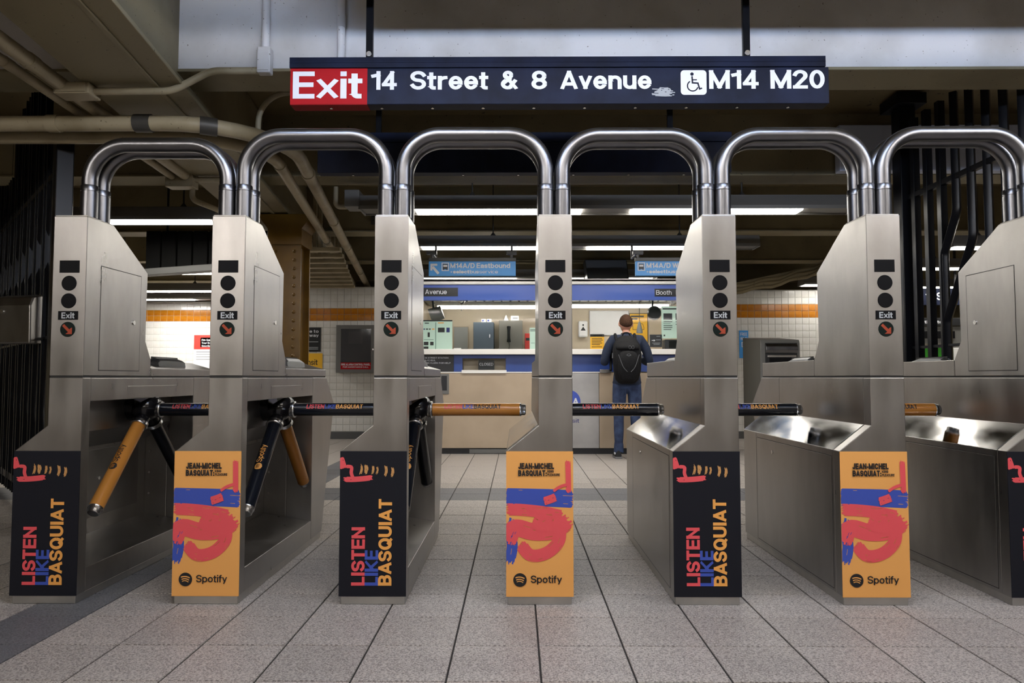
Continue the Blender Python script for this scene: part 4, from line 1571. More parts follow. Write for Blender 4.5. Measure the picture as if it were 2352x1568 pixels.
# fascia
bp('fascia', 'fascia_blue', BXL, BXR, -.03, .05, 1.944, 2.14, .003)
bp('cornice', 'booth_white', BXL, BXR, -.06, .08, 2.143, 2.215, .012)
st = bp('name_strip', 'panel_dark', -1.41, -.748, -.033, -.03, 1.995, 2.105, 0)
on_front(text_fit('8', -1.33, -1.27, 2.022, .062, .13, .08), -.0345).build('lettering', 'ink_white', st, fix=False)
on_front(text_fit('Avenue', -1.165, -.89, 2.022, .062, .13, .08), -.0345).build('lettering', 'ink_white', st, fix=False)
st = bp('name_strip', 'panel_dark', 1.75, 2.40, -.033, -.03, 1.99, 2.09, 0)
on_front(text_fit('Booth', 1.77, 1.965, 2.013, .058, .11, .08), -.0345).build('lettering', 'ink_white', st, fix=False)
on_front(text_fit('H', 2.02, 2.07, 2.013, .058, .11, .08), -.0345).build('lettering', 'ink_white', st, fix=False)
# windows
for x0, x1 in ((-1.37, .52), (.56, 2.38)):
    bp('window_pane', 'glass', x0, x1, .012, .018, 1.324, 1.943, 0)
for x in (BXL, .52, BXR - .04):
    bp('mullion', 'booth_steel', x, x + .04, 0, .05, 1.322, 1.944)
# interior shell
bp('side_wall', 'booth_wall', BXL, BXL + .04, .05, D, .074, 2.14)
bp('side_wall', 'booth_wall', BXR - .04, BXR, .05, D, .074, 2.14)
bp('back_wall', 'booth_wall', BXL, BXR, D, D + .05, 0, 2.14)
bp('roof', 'booth_steel', BXL, BXR, -.06, D + .05, 2.18, 2.215)
for k in range(30):
    x = -1.33 + k * .125
    bp('ceiling_slat', 'slat_grey', x, x + .098, .06, D, 2.06, 2.085, 0)
bp('floor_deck', 'booth_black', BXL + .04, BXR - .04, .05, D, .074, .09, 0)
# round badge on the steel panel
b = MB().disc((.66, .66), .146, 40)
bg = on_front(b, -.0015).build('round_badge', 'ink_blue', t, fix=False)
on_front(text_fit('MTA', .56, .78, .62, .085, .2, .04), -.0025).build('lettering', 'ink_white', bg, fix=False)
on_front(text_fit('Transit', .50, .79, .395, .05, .12, .08), -.0015).build('lettering', 'paper_navy', t, fix=False)
t0 = t

# booth lights
for x0, x1, zz, lb in ((-1.15, .45, 1.975, 'left'), (.8, 2.2, 1.99, 'right')):
    f = empty('tube_light', ((x0 + x1) / 2, 10.3, zz))
    tag(f, 'fluorescent tube light inside the %s half of the booth' % lb, 'light', 'tube lights in the booth')
    L = (x1 - x0) / 2
    MB().tube([(-L, 0, 0), (L, 0, 0)], .02, 10).build('tube', 'lamp_booth', f)
    MB().box(-L - .03, L + .03, -.03, .03, .03, .085).build('housing', 'booth_white', f, .004)
    for s in (-L - .015, L + .015):
        MB().box(s - .015, s + .015, -.02, .02, -.025, .03).build('socket', 'booth_white', f)

# things in the booth
def thing_box(name, label, cat, mat, x0, x1, y0, y1, z0, z1, bevel=.004, group=None):
    e = empty(name, ((x0 + x1) / 2, (y0 + y1) / 2, z0))
    tag(e, label, cat, group)
    MB().box(-(x1 - x0) / 2, (x1 - x0) / 2, -(y1 - y0) / 2, (y1 - y0) / 2, 0, z1 - z0).build('body', mat, e, bevel)
    return e


# inner counter carrying the equipment
cdk = empty('inner_counter', (.5, 10.6, .09))
tag(cdk, 'pale worktop along the back wall inside the booth', 'counter')
MB().box(-1.85, 1.85, -.2, .36, 1.225, 1.262).build('worktop', 'booth_white', cdk, .004)
for x in (-1.8, 0, 1.8):
    MB().box(x - .02, x + .02, -.15, .33, 0, 1.225).build('leg', 'booth_steel', cdk)
e = thing_box('key_cabinet', 'blue-grey metal cabinet inside the booth', 'cabinet', 'cabinet_blue_grey', -.645, -.342, 10.55, 10.9, 1.352, 1.784)
MB().box(-.145, .145, -.181, -.175, .012, .42).build('door', 'cabinet_blue_grey', e, .002)
MB().box(.085, .1, -.195, -.181, .2, .25).build('handle', 'chrome', e)
e = thing_box('phone_cabinet', 'large grey metal box with a black handset inside the booth', 'cabinet', 'cabinet_grey', -.263, .085, 10.55, 10.9, 1.352, 1.81)
h = MB()
h.tube([(-.03, -.2, .36), (-.03, -.22, .3), (-.03, -.22, .2), (-.03, -.2, .14)], .02, 10, radii=[.032, .022, .022, .032])
h.build('handset', 'hub_black', e)
MB().tube(spline([(-.03, -.2, .14), (-.02, -.2, .08), (-.035, -.19, .01)], 8), .006, 6).build('cord', 'hub_black', e)
for x0, x1, lb in ((-.53, -.46, 'left one'), (-.45, -.38, 'right one')):
    e = thing_box('tissue_box', 'small white box on the blue-grey cabinet, %s' % lb, 'box', 'paper_white', x0, x1, 10.65, 10.8, 1.784, 1.84, .002)
    MB().box(-.025, .0, -.0765, -.075, .02, .045).build('print', 'ink_blue', e)
e = thing_box('white_carton', 'white carton on the large grey metal box', 'box', 'paper_white', -.09, .03, 10.62, 10.8, 1.81, 1.885, .002)
MB().box(-.03, .045, -.0915, -.09, .03, .05).build('print', 'ink_grey', e)
h = MB()
h.tube([(-.16, 10.7, 1.81), (-.16, 10.7, 1.825), (-.16, 10.7, 1.86), (-.16, 10.7, 1.9)], .04, 12, radii=[.05, .045, .025, .008])
tag(h.build('paper_cone', 'paper_white'), 'crumpled white paper on the large grey metal box', 'paper')
e = thing_box('red_book_stack', 'dark red binder standing beside the grey metal box', 'binder', 'paper_red', .12, .24, 10.6, 10.8, 1.352, 1.62, .003)
MB().box(-.045, .045, -.1015, -.1, .16, .20).build('spine_label', 'panel_dark', e)


def sheet(name, label, cat, mat, x0, x1, y, z0, z1, lines=(), frame=None, thick=.004, group=None):
    e = empty(name, ((x0 + x1) / 2, y, z0))
    tag(e, label, cat, group)
    w, hh = x1 - x0, z1 - z0
    MB().box(-w / 2, w / 2, -thick, 0, 0, hh).build('sheet', mat, e)
    if frame:
        b = MB()
        for (a, c, d, f) in ((-w / 2 - .01, w / 2 + .01, -.01, 0), (-w / 2 - .01, w / 2 + .01, hh, hh + .01), (-w / 2 - .01, -w / 2, 0, hh), (w / 2, w / 2 + .01, 0, hh)):
            b.box(a, c, -thick - .004, .002, d, f)
        b.build('frame', frame, e)
    for (u0, u1, v0, v1, ink) in lines:
        MB().box(-w / 2 + u0 * w, -w / 2 + u1 * w, -thick - .001, -thick, (1 - v1) * hh, (1 - v0) * hh).build('print', ink, e)
    return e


sheet('pinned_sheet', 'pale sheet in a wooden frame on the booth back wall', 'notice', 'plastic_grey', -.968, -.756, 10.985, 1.40, 1.74, frame='booth_beige')
sheet('white_board', 'large blank white board on the booth back wall', 'board', 'paper_white', 1.13, 1.72, 10.985, 1.62, 1.985, frame='booth_steel')
yp = sheet('yellow_poster', 'yellow poster with a black border behind the person', 'poster', 'paper_yellow', 1.745, 2.015, 10.985, 1.50, 1.945,
           lines=((.06, .8, .06, .12, 'ink_black'), (.06, .45, .15, .2, 'ink_black'), (.1, .6, .76, .8, 'ink_black'), (.1, .7, .86, .9, 'ink_black')), frame='panel_dark')
b = MB()
b.ribbon([(-.09, .2), (-.09, .3), (.0, .3), (.0, .2), (-.092, .2)], .006)
b.ribbon([(.0, .3), (.06, .29), (.08, .24), (.08, .2), (.0, .2)], .006)
on_front(b, -.0055).build('drawing', 'ink_black', yp, fix=False)
sheet('fare_poster', 'mint-green fare poster standing in the left booth window', 'poster', 'paper_mint', -1.37, -.826, 9.11, 1.323, 1.70,
      lines=((0, 1, 0, .045, 'panel_dark'), (.35, .45, .09, .12, 'ink_black'), (.66, .8, .08, .115, 'ink_yellow'), (.60, .62, .08, 1, 'ink_mint'), (.27, .28, .08, 1, 'ink_mint'),
             (.66, .82, .26, .42, 'ink_black'), (.86, .94, .26, .42, 'paper_navy'), (.32, .36, .29, .33, 'paper_navy'), (.38, .43, .29, .33, 'ink_black'),
             (.45, .49, .29, .33, 'ink_black'), (.52, .58, .29, .33, 'ink_yellow'), (.42, .47, .42, .58, 'panel_dark'), (.03, .14, .28, .33, 'ink_black'),
             (.33, .56, .66, .68, 'ink_mint'), (.33, .44, .74, .86, 'panel_dark'), (.48, .56, .74, .86, 'panel_dark'), (.33, .44, .9, .98, 'ink_black'),
             (.03, .2, .5, .52, 'ink_mint'), (.03, .2, .6, .62, 'ink_mint'), (.03, .2, .7, .72, 'ink_mint')))
sheet('help_poster', 'mint-green help poster in the right booth window', 'poster', 'paper_mint', 1.85, 2.18, 9.11, 1.462, 1.875,
      lines=((.05, .9, .06, .1, 'ink_black'), (.08, .42, .22, .42, 'panel_dark'), (.55, .9, .22, .42, 'panel_dark'), (.08, .42, .47, .49, 'ink_black'),
             (.08, .35, .53, .55, 'ink_mint'), (.08, .42, .59, .61, 'ink_black'), (.08, .42, .65, .67, 'ink_black'), (.08, .38, .71, .73, 'ink_black'),
             (.55, .9, .47, .49, 'ink_black'), (.55, .9, .55, .57, 'ink_black'), (.08, .14, .88, .93, 'ink_black')))
sheet('mint_strip', 'narrow mint-green notice at the centre of the booth window', 'notice', 'paper_mint', .165, .245, 9.11, 1.323, 1.6,
      lines=((.1, .9, .08, .1, 'ink_black'), (.1, .9, .14, .16, 'ink_black'), (.2, .8, .7, .72, 'ink_mint')))
sheet('yellow_notice', 'small yellow notice with a black heading on the booth counter', 'notice', 'paper_yellow', .94, 1.117, 9.11, 1.323, 1.518,
      lines=((0, 1, 0, .17, 'panel_dark'), (.12, .85, .06, .11, 'ink_white'), (.1, .85, .27, .31, 'ink_black'), (.1, .9, .37, .41, 'ink_black'), (.1, .8, .47, .51, 'ink_black'),
             (.1, .85, .57, .61, 'ink_black'), (.1, .7, .67, .71, 'ink_black'), (.1, .85, .82, .86, 'ink_black')))
bs = sheet('black_notice', 'small black notice with a white arrow at the right of the booth window', 'notice', 'panel_dark', 1.70, 1.856, 9.11, 1.352, 1.512,
           lines=((.55, .85, .12, .16, 'ink_grey'), (.5, .9, .4, .44, 'ink_grey'), (.2, .85, .66, .7, 'ink_grey'), (.3, .8, .76, .8, 'ink_grey')))
b = MB().ribbon([(-.055, .085), (-.025, .085)], .008)
b.add([(-.028, .1, 0), (-.028, .07, 0), (-.008, .085, 0)], [(0, 1, 2)])
on_front(b, -.0055).build('arrow', 'ink_white', bs, fix=False)
e = thing_box('soap_dispenser', 'white wall dispenser with a black triangle inside the booth', 'dispenser', 'paper_white', .945, 1.085, 10.88, 10.985, 1.58, 1.83, .02)
b = MB().add([(-.04, .1, 0), (.04, .1, 0), (0, .16, 0)], [(0, 1, 2)])
on_front(b, -.0535).build('triangle_mark', 'ink_black', e, fix=False)
b = MB().disc((0, .185), .014, 14)
on_front(b, -.0535).build('drop_mark', 'ink_black', e, fix=False)
# hanging bits: camera dome, hanging handset, fan
e = empty('ceiling_dome', (-.745, 9.55, 2.06))
tag(e, 'small silver dome hanging from the booth ceiling', 'dome')
MB().tube([(0, 0, 0), (0, 0, -.03), (0, 0, -.07), (0, 0, -.1), (0, 0, -.112)], .04, 14, radii=[.07, .07, .05, .035, .012]).build('dome', 'chrome', e)
MB().tube([(0, 0, -.11), (0, 0, -.2)], .004, 6).build('stem', 'chrome', e)
e = empty('microphone', (1.62, 9.4, 1.548))
tag(e, 'grey microphone hanging on a cord in front of the yellow poster', 'microphone')
MB().tube([(0, 0, 0), (0, 0, .02), (0, 0, .1), (0, 0, .15)], .03, 12, radii=[.04, .042, .026, .012]).build('body', 'plastic_grey', e)
MB().tube([(0, 0, .15), (0, 0, .5)], .004, 6).build('cord', 'hub_black', e)
MB().tube([(0, 0, .45), (0, 0, .51)], .05, 10, radii=[.03, .06]).build('mount', 'hub_black', e)
e = empty('desk_fan', (1.91, 9.9, 1.86))
tag(e, 'dark round fan mounted high inside the booth', 'fan')
MB().tube([(0, -.05, 0), (0, -.02, 0), (0, .04, 0)], .1, 18, radii=[.085, .1, .05]).build('guard', 'panel_dark', e)
MB().tube([(0, .04, 0), (0, .1, .06), (0, .1, .2)], .014, 8).build('arm', 'panel_dark', e)
e = empty('corner_heater', (-1.14, 9.75, 1.80))
tag(e, 'pale wall-mounted heater in the left corner of the booth', 'heater')
MB().tube([(-.04, 0, 0), (.12, 0, .06)], .1, 16, radii=[.11, .09]).build('drum', 'plastic_grey', e)
MB().tube([(0, 0, .08), (-.02, 0, .26)], .014, 8).build('bracket', 'panel_dark', e)
e = thing_box('paper_stack', 'little stack of white slips on the booth counter', 'paper', 'paper_white', -.81, -.72, 9.15, 9.25, 1.322, 1.342, .001)
e = thing_box('counter_terminal', 'black terminal on the counter at the right end of the booth', 'terminal', 'panel_dark', 1.9, 2.2, 9.14, 9.32, 1.322, 1.45, .006)
MB().box(-.1, .1, -.0915, -.09, .02, .11).build('screen', 'lens_black', e)

# ================================================================== NOTICES AND PANELS ON THE TILED WALLS
e = empty('alarm_panel', (-2.505, 11.245, 1.04))
tag(e, 'grey fire alarm cabinet with a dark glass door on the tiled wall', 'panel')
MB().box(-.31, .31, -.16, 0, 0, .74).build('case', 'panel_grey', e, .006)
b = MB()
for (x0, x1, z0, z1) in ((-.31, -.235, .0, .74), (.235, .31, 0, .74), (-.235, .235, .68, .74), (-.235, .235, 0, .05)):
    b.box(x0, x1, -.175, -.16, z0, z1)
b.build('door_frame', 'panel_grey', e, .003)
MB().box(-.235, .235, -.168, -.161, .16, .68).build('door_back', 'panel_dark', e)
MB().box(-.12, .1, -.171, -.168, .45, .64).build('circuit_board', 'cabinet_grey', e)
for k in range(6):
    MB().box(-.16 + k * .055, -.125 + k * .055, -.171, -.168, .25 + .02 * (k % 3), .40).build('terminal_block', 'plastic_dark', e)
MB().box(-.235, .235, -.174, -.172, .16, .68).build('glass', 'smoked_glass', e)
lb = MB().box(-.235, .235, -.174, -.161, .05, .157).build('red_label', 'sign_red', e)
on_front(text_fit('FIRE ALARM CONTROL PANEL', -.225, .225, .11, .03, .18, .08), -.1748).build('lettering', 'ink_white', lb, fix=False)
on_front(text_fit('FOR ASSISTANCE CALL', -.2, .2, .075, .022, .16, .08), -.1748).build('lettering', 'ink_white', lb, fix=False)
MB().tube([(.27, -.175, .36), (.27, -.19, .36)], .014, 10).build('lock', 'chrome', e)
e = sheet('welcome_sign', 'black welcome sign beside the gold column', 'sign', 'panel_dark', -3.62, -3.10, 11.24, 1.37, 1.755)
on_front(text_fit('Welcome to', -.24, .225, .30, .05, .16, .08), -.0045).build('lettering', 'ink_white', e, fix=False)
on_front(text_fit('subway', -.06, .225, .235, .05, .16, .08), -.0045).build('lettering', 'ink_white', e, fix=False)
for z in (.15, .06, .035):
    MB().box(.05, .22, -.005, -.004, z, z + .014).build('print', 'ink_grey', e)
e = sheet('transit_sign', 'yellow sign below the black welcome sign', 'sign', 'paper_yellow', -3.62, -3.07, 11.24, 1.10, 1.345)
on_front(text_fit('Transit', -.12, .20, .06, .09, .15, .08), -.0045).build('lettering', 'ink_black', e, fix=False)
e = sheet('manager_poster', 'red, blue and white notice on the far tiled wall', 'notice', 'paper_white', -6.54, -5.95, 14.385, 1.1, 1.82,
          lines=((0, 1, 0, .40, 'paper_red'), (.22, 1, .07, .34, 'paper_navy'), (.08, .9, .46, .49, 'ink_grey'), (.08, .9, .53, .55, 'ink_grey'), (.08, .9, .6, .62, 'ink_grey'), (.08, .7, .67, .69, 'ink_grey')))
for s, z in (("I'm Sandi", .60), ('Your Group', .54), ('Station Manager', .48)):
    on_front(text_fit(s, -.14, .12, z, .042, .17, .08), -.0058).build('lettering', 'ink_white', e, fix=False)
sheet('small_notice', 'small yellow notice low on the far tiled wall, left one', 'notice', 'paper_yellow', -6.62, -6.36, 14.385, .93, 1.08, lines=((0, 1, 0, .25, 'panel_dark'),))
sheet('small_notice', 'small navy notice low on the far tiled wall, right one', 'notice', 'paper_navy', -6.30, -6.05, 14.385, .93, 1.09, lines=((.2, .9, .3, .9, 'paper_yellow'),))
e = sheet('wifi_sign', 'blue free wi-fi sign on the tiled wall right of the booth', 'sign', 'sign_blue', 3.535, 3.68, 11.34, 1.27, 1.71)
on_front(text_fit('FREE', -.055, .055, .355, .05, .14, .08), -.0045).build('lettering', 'ink_white', e, fix=False)
on_front(text_fit('WI-FI', -.055, .055, .285, .05, .14, .08), -.0045).build('lettering', 'ink_white', e, fix=False)
b = MB().ribbon([(-.03, .18), (.03, .18), (.03, .25), (-.03, .25), (-.03, .178)], .012)
on_front(b, -.0045).build('pictogram', 'ink_white', e, fix=False)

# steel fare machine right of the booth
e = empty('fare_machine', (3.33, 9.35, 0))
tag(e, 'dark steel fare machine with a sloping hood right of the booth', 'machine')
MB().prism([(-.35, 0), (.35, 0), (.35, 1.50), (-.33, 1.44), (-.35, 1.40)], 'x', -.26, .24).build('case', 'panel_grey', e, .008)
MB().box(-.20, .20, -.36, -.35, 1.08, 1.40).build('recess', 'panel_dark', e)
b = MB()
b.prism([(-.39, 1.355), (-.36, 1.39), (-.35, 1.39), (-.35, 1.27), (-.37, 1.27), (-.395, 1.31)], 'x', -.2, .2)
b.build('hood', 'hoop_steel', e, .004)
MB().box(-.18, .18, -.385, -.36, 1.22, 1.245).build('shelf', 'chrome', e, .003)
MB().box(-.15, .15, -.364, -.36, 1.09, 1.21).build('screen', 'lens_black', e)

# things beyond the right-hand railing
e = empty('platform_sign', (5.9, 10.2, 2.0))
tag(e, 'black direction sign with white letters beyond the right-hand railing', 'sign')
MB().box(-.45, .6, 0, .06, 0, .24).build('sign_box', 'sign_black', e, .003)
on_front(text_fit('y to 14 St', -.29, .235, .07, .11, .16, .08), -.001).build('lettering', 'ink_white', e, fix=False)
for x in (-.3, .4):
    MB().box(x - .015, x + .015, .02, .04, .24, 1.26).build('hanger_bar', 'iron_satin', e)
e = empty('vending_machine', (7.0, 12.0, 0))
tag(e, 'tall ticket machine with a black header and green screen beyond the right-hand railing', 'machine')
MB().box(-.7, .7, 0, .7, 0, 1.82).build('case', 'panel_grey', e, .008)
hd = MB().box(-.7, .7, -.03, .0, 1.83, 1.96).build('header', 'panel_dark', e, .003)
on_front(text_fit('at BNT at this station.', -.55, .3, 1.87, .05, .15, .08), -.031).build('lettering', 'ink_white', hd, fix=False)
MB().box(-.5, .35, -.02, 0, 1.62, 1.74).build('display', 'lens_black', e, .003)
MB().box(-.4, .2, -.05, 0, 1.5, 1.53).build('shelf', 'chrome', e)
MB().box(-.2, .3, -.02, 0, 1.2, 1.46).build('screen', 'screen_green', e, .003)
MB().box(.32, .45, -.02, 0, 1.2, 1.46).build('keypad', 'paper_white', e, .003)

# ================================================================== THE PERSON AT THE BOOTH
def skin_mesh(verts, edges, radii, sub=2):
    me = bpy.data.meshes.new('skel')
    me.from_pydata(verts, edges, [])
    o = bpy.data.objects.new('skel', me)
    COL.objects.link(o)
    o.modifiers.new('s', 'SKIN')
    sm = o.modifiers.new('u', 'SUBSURF')
    sm.levels = sub
    sm.render_levels = sub
    for i, r in enumerate(radii):
        me.skin_vertices[0].data[i].radius = r if isinstance(r, tuple) else (r, r)
    me.skin_vertices[0].data[0].use_root = True
    dg = bpy.context.evaluated_depsgraph_get()
    dg.update()
    ev = bpy.data.meshes.new_from_object(o.evaluated_get(dg))
    bpy.data.objects.remove(o)
    return ev


PV, PE, PR_ = [], [], []


def pj(p, r, parent=None):
    PV.append(p)
    PR_.append(r)
    if parent is not None:
        PE.append((parent, len(PV) - 1))
    return len(PV) - 1


pel = pj((0, 0, .95), (.155, .12))
wai = pj((0, .0, 1.08), (.150, .11), pel)
che = pj((0, .0, 1.26), (.175, .115), wai)
cht = pj((0, .01, 1.39), (.14, .095), che)
nk = pj((0, .015, 1.475), .058, cht)
nk2 = pj((0, .03, 1.545), .054, nk)
hands = []
for s in (-1, 1):
    hip = pj((s * .085, .0, .87), (.098, .105), pel)
    th = pj((s * .095, .0, .68), .092, hip)
    kn = pj((s * .10, .01, .49), .066, th)
    ca = pj((s * .103, -.012, .34), .066, kn)
    an = pj((s * .105, -.01, .11), .05, ca)
    ft = pj((s * .115, .05, .05), .04, an)
    sh = pj((s * .165, .0, 1.415), .072, cht)
    ua = pj((s * .235, -.01, 1.30), .062, sh)
    el = pj((s * .275, -.02, 1.14), .054, ua)
    fa = pj((s * .245, .12, 1.155), .046, el)
    wr = pj((s * .20, .255, 1.205), .030, fa)
    pm = pj((s * .18, .335, 1.30), (.038, .02), wr)
    hands.append((s, pm))
body_me = skin_mesh(PV, PE, PR_)
bm = bmesh.new()
bm.from_mesh(body_me)


def add_ball(c, r, rot=None):
    g = bmesh.ops.create_icosphere(bm, subdivisions=3, radius=1.0)
    for v in g['verts']:
        p = Vector((v.co.x * r[0], v.co.y * r[1], v.co.z * r[2]))
        v.co = p + Vector(c)


# head: skull, jaw, nose, ears, brow
HC = Vector((0, .045, 1.625))
add_ball(HC, (.077, .095, .10))
add_ball(HC + Vector((0, .03, -.055)), (.058, .066, .058))
add_ball(HC + Vector((0, .098, -.018)), (.013, .018, .022))
add_ball(HC + Vector((0, .088, -.062)), (.024, .012, .009))
add_ball(HC + Vector((0, .084, .018)), (.05, .014, .011))
for s in (-1, 1):
    add_ball(HC + Vector((s * .080, .0, -.012)), (.012, .021, .032))
# hands: palm with four fingers and a thumb resting on the ledge
for s, pm in hands:
    p0 = Vector(PV[pm])
    p0.z = 1.345
    add_ball(p0 + Vector((0, .02, 0)), (.042, .05, .016))
    for k, ln in enumerate((.062, .074, .07, .054)):
        x = (k - 1.5) * .021
        for q in range(6):
            u = q / 5
            add_ball(p0 + Vector((x * (1 + .25 * u), .055 + ln * u, -.012 * u * u)), (.0095, .012, .0095))
    for q in range(6):
        u = q / 5
        add_ball(p0 + Vector((-s * (.035 + .028 * u), .005 + .05 * u, 0)), (.0105, .012, .0105))
me = bpy.data.meshes.new('person_fused')
bm.to_mesh(me)
bm.free()
tmp = bpy.data.objects.new('tmp', me)
COL.objects.link(tmp)
rmod = tmp.modifiers.new('r', 'REMESH')
rmod.mode = 'VOXEL'
rmod.voxel_size = .0085
smo = tmp.modifiers.new('sm', 'SMOOTH')
smo.factor = .5
smo.iterations = 4
dg = bpy.context.evaluated_depsgraph_get()
dg.update()
fm = bpy.data.meshes.new_from_object(tmp.evaluated_get(dg))
bpy.data.objects.remove(tmp)
for mname in ('sweater_navy', 'denim', 'skin'):
    fm.materials.append(MATS[mname])
while len(fm.materials) > 3:
    fm.materials.pop(index=0)
for p in fm.polygons:
    c = p.center
    p.use_smooth = True
    if (c.z > 1.487 and abs(c.x) < .1 and (c.x ** 2 + (c.y - .03) ** 2) ** .5 < .075 + max(0, c.z - 1.53) * 3) or (c.y > .265 and 1.1 < c.z < 1.42):
        p.material_index = 2
    elif c.z < .90:
        p.material_index = 1
    else:
        p.material_index = 0
PX, PY = 1.325, 8.60
person = bpy.data.objects.new('person', fm)
COL.objects.link(person)
person.location = (PX, PY, 0)
tag(person, 'person in a navy sweater and blue jeans standing at the booth counter, seen from behind', 'person')
# eyes
for s in (-1, 1):
    b = MB()
    b.tube([HC + Vector((s * .03, .083, .0)), HC + Vector((s * .03, .092, .0))], .009, 10, radii=[.011, .006])
    b.build('eye', 'hub_black', person)
# hair: close-cropped cap over skull
b = MB()
nu, nv = 26, 14
for j in range(nv + 1):
    for i in range(nu):
        a = 2 * math.pi * i / nu
        back = .5 - .5 * math.sin(a)          # 1 at the back of the head (-Y), 0 at the forehead
        lim = 62 + 62 * back
        th = R(lim) * j / nv
        x, y, z = math.sin(th) * math.cos(a), math.sin(th) * math.sin(a), math.cos(th)
        k = 1.075 + .012 * math.sin(9 * a + 5 * th)
        if j == nv:
            k = 1.0
        b.v.append((HC.x + x * .077 * k, HC.y + y * .095 * k, HC.z + z * .10 * k))
for j in range(nv):
    for i in range(nu):
        b.f.append((j * nu + i, j * nu + (i + 1) % nu, (j + 1) * nu + (i + 1) % nu, (j + 1) * nu + i))
        b.sm.append(True)
b.build('hair', 'hair_brown', person)
# sweater hem and collar, jeans pockets
def ring(cz, rx, ry, hgt, mat, name, cy=0.0):
    b = MB()
    n = 28
    for z, k in ((cz - hgt / 2, .99), (cz, 1.04), (cz + hgt / 2, .99)):
        b.v += [(rx * k * math.cos(2 * math.pi * i / n), cy + ry * k * math.sin(2 * math.pi * i / n), z) for i in range(n)]
    for j in range(2):
        for i in range(n):
            b.f.append((j * n + i, j * n + (i + 1) % n, (j + 1) * n + (i + 1) % n, (j + 1) * n + i))
            b.sm.append(True)
    return b.build(name, mat, person)


ring(1.485, .064, .064, .03, 'sweater_navy', 'collar', .018)
ring(.905, .168, .138, .05, 'sweater_navy', 'hem')
for s in (-1, 1):
    b = MB()
    b.ribbon([(s * .075 - .045, .83), (s * .075 - .042, .75), (s * .075, .735), (s * .075 + .042, .75), (s * .075 + .045, .83), (s * .075 - .046, .83)], .006)
    on_front(b, -.118).build('pocket_stitching', 'denim', person, fix=False)
    # shoes
    sx = s * .115
    o = MB()
    secs = [(-.075, .032, .075), (-.03, .042, .085), (.03, .044, .075), (.10, .048, .055), (.17, .042, .042), (.195, .02, .03)]
    n = 12
    for (y, w, hh) in secs:
        for i in range(n):
            a = 2 * math.pi * i / n
            o.v.append((sx + w * math.cos(a), y, .022 + max(0, math.sin(a)) * hh))
    for j in range(len(secs) - 1):
        for i in range(n):
            o.f.append((j * n + i, j * n + (i + 1) % n, (j + 1) * n + (i + 1) % n, (j + 1) * n + i))
            o.sm.append(True)
    o.f += [tuple(range(n)), tuple((len(secs) - 1) * n + i for i in range(n))]
    o.sm += [False, False]
    sh = o.build('shoe', 'shoe_black', person)
    MB().prism([(sx - .04, -.08), (sx + .04, -.08), (sx + .052, .08), (sx + .044, .17), (sx, .205), (sx - .044, .17), (sx - .052, .08)], 'z', 0.0, .024).build('sole', 'sole_grey', sh, .004)
    MB().box(sx - .046, sx - .03, -.05, .02, .05, .075).build('stripe', 'ink_white', sh, .004)
    # jeans cuff
    b = MB()
    n = 16
    for z, k in ((.075, .062), (.10, .060), (.16, .056), (.20, .050)):
        b.v += [(s * .105 + k * math.cos(2 * math.pi * i / n), -.008 + k * math.sin(2 * math.pi * i / n), z + .006 * math.sin(3 * i)) for i in range(n)]
    for j in range(3):
        for i in range(n):
            b.f.append((j * n + i, j * n + (i + 1) % n, (j + 1) * n + (i + 1) % n, (j + 1) * n + i))
            b.sm.append(True)
    b.build('trouser_cuff', 'denim', person)

# ---- backpack
bk = empty('backpack', (PX - .03, PY - .115, .89))
tag(bk, 'black backpack worn by the person at the booth', 'backpack')


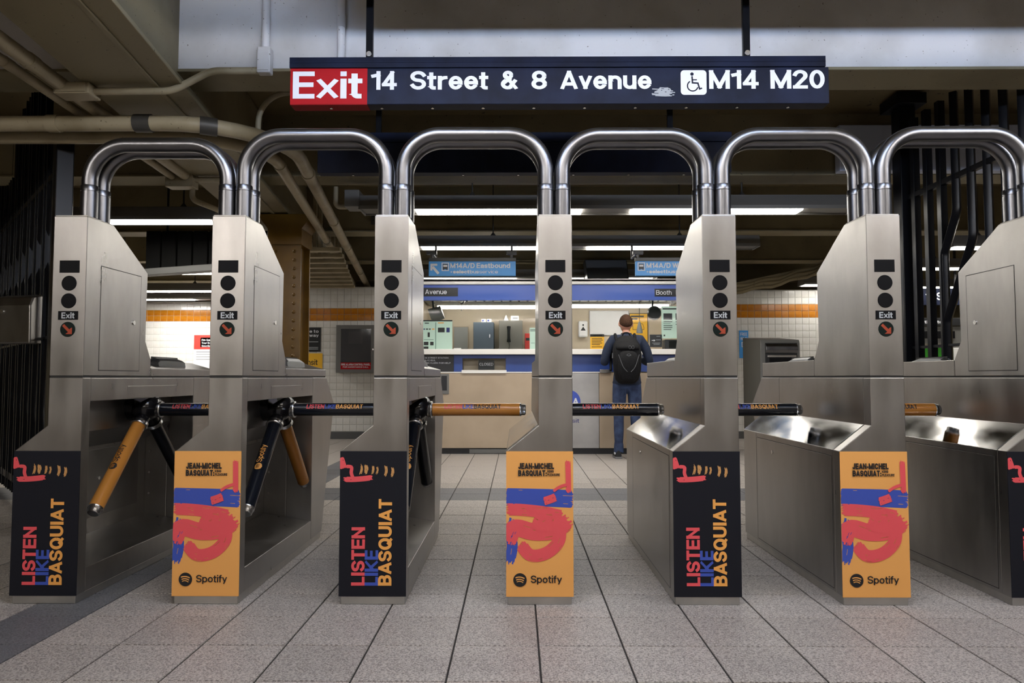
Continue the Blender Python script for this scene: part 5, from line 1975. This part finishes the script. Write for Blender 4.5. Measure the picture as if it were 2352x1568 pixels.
def blob(levels, n=28, e=.62):
    """stack of superellipse rings: (z, half width, y back, y front)"""
    b = MB()
    for (z, w, yb, yf) in levels:
        cy, d = (yb + yf) / 2, abs(yf - yb) / 2
        for i in range(n):
            a = 2 * math.pi * i / n
            c, s_ = math.cos(a), math.sin(a)
            b.v.append((w * math.copysign(abs(c) ** e, c), cy + d * math.copysign(abs(s_) ** e, s_), z))
    m_ = len(levels)
    for j in range(m_ - 1):
        for i in range(n):
            b.f.append((j * n + i, j * n + (i + 1) % n, (j + 1) * n + (i + 1) % n, (j + 1) * n + i))
            b.sm.append(True)
    b.f += [tuple(range(n))[::-1], tuple((m_ - 1) * n + i for i in range(n))]
    b.sm += [True, True]
    return b


blob([(0, .07, -.10, -.01), (.012, .10, -.14, .0), (.05, .135, -.18, .0), (.15, .158, -.20, .0), (.30, .168, -.20, .0), (.40, .165, -.18, .0), (.47, .150, -.15, .0),
      (.53, .115, -.11, .0), (.562, .07, -.08, -.01), (.57, .04, -.06, -.02)]).build('main_bag', 'pack_black', bk)
blob([(.03, .07, -.20, -.12), (.06, .105, -.225, -.12), (.16, .125, -.245, -.12), (.27, .12, -.24, -.12), (.36, .10, -.22, -.12), (.39, .06, -.2, -.12)]).build('front_pocket', 'pack_black', bk)
blob([(.40, .135, -.205, -.05), (.43, .14, -.20, -.04), (.475, .125, -.17, -.03), (.49, .10, -.14, -.03)]).build('top_flap', 'pack_black', bk)
for s in (-1, 1):
    MB().tube(spline([(s * .11, -.03, .50), (s * .115, .03, .585), (s * .118, .11, .57), (s * .13, .16, .45), (s * .155, .15, .3), (s * .17, .06, .16)], 16), .016, 8).build('strap', 'pack_black', bk)
    MB().tube(spline([(s * .12, -.245, .34), (s * .07, -.262, .2), (s * .02, -.262, .14)], 8), .0035, 5).build('zip', 'pack_trim', bk)
    MB().tube([(s * .168, -.1, .36), (s * .172, -.12, .30)], .007, 6).build('side_buckle', 'pack_trim', bk)
MB().tube(spline([(-.05, -.05, .55), (-.03, -.055, .60), (.03, -.055, .60), (.05, -.05, .55)], 10), .009, 6).build('grab_handle', 'pack_black', bk)
for x in (.02, .055):
    MB().tube(arc3 if False else [Vector((x + .014 * math.cos(R(a)), -.205, .425 + .02 * math.sin(R(a)))) for a in range(0, 361, 30)], .0022, 5, cap=False).build('zip_pull', 'pack_trim', bk)
b = MB().ribbon([(-.028, .335), (0, .322), (.028, .335)], .007)
b.ribbon(arc(0, .335, .02, .012, 0, 180, 8), .005)
on_front(b, -.2435).build('emblem', 'pack_trim', bk, fix=False)
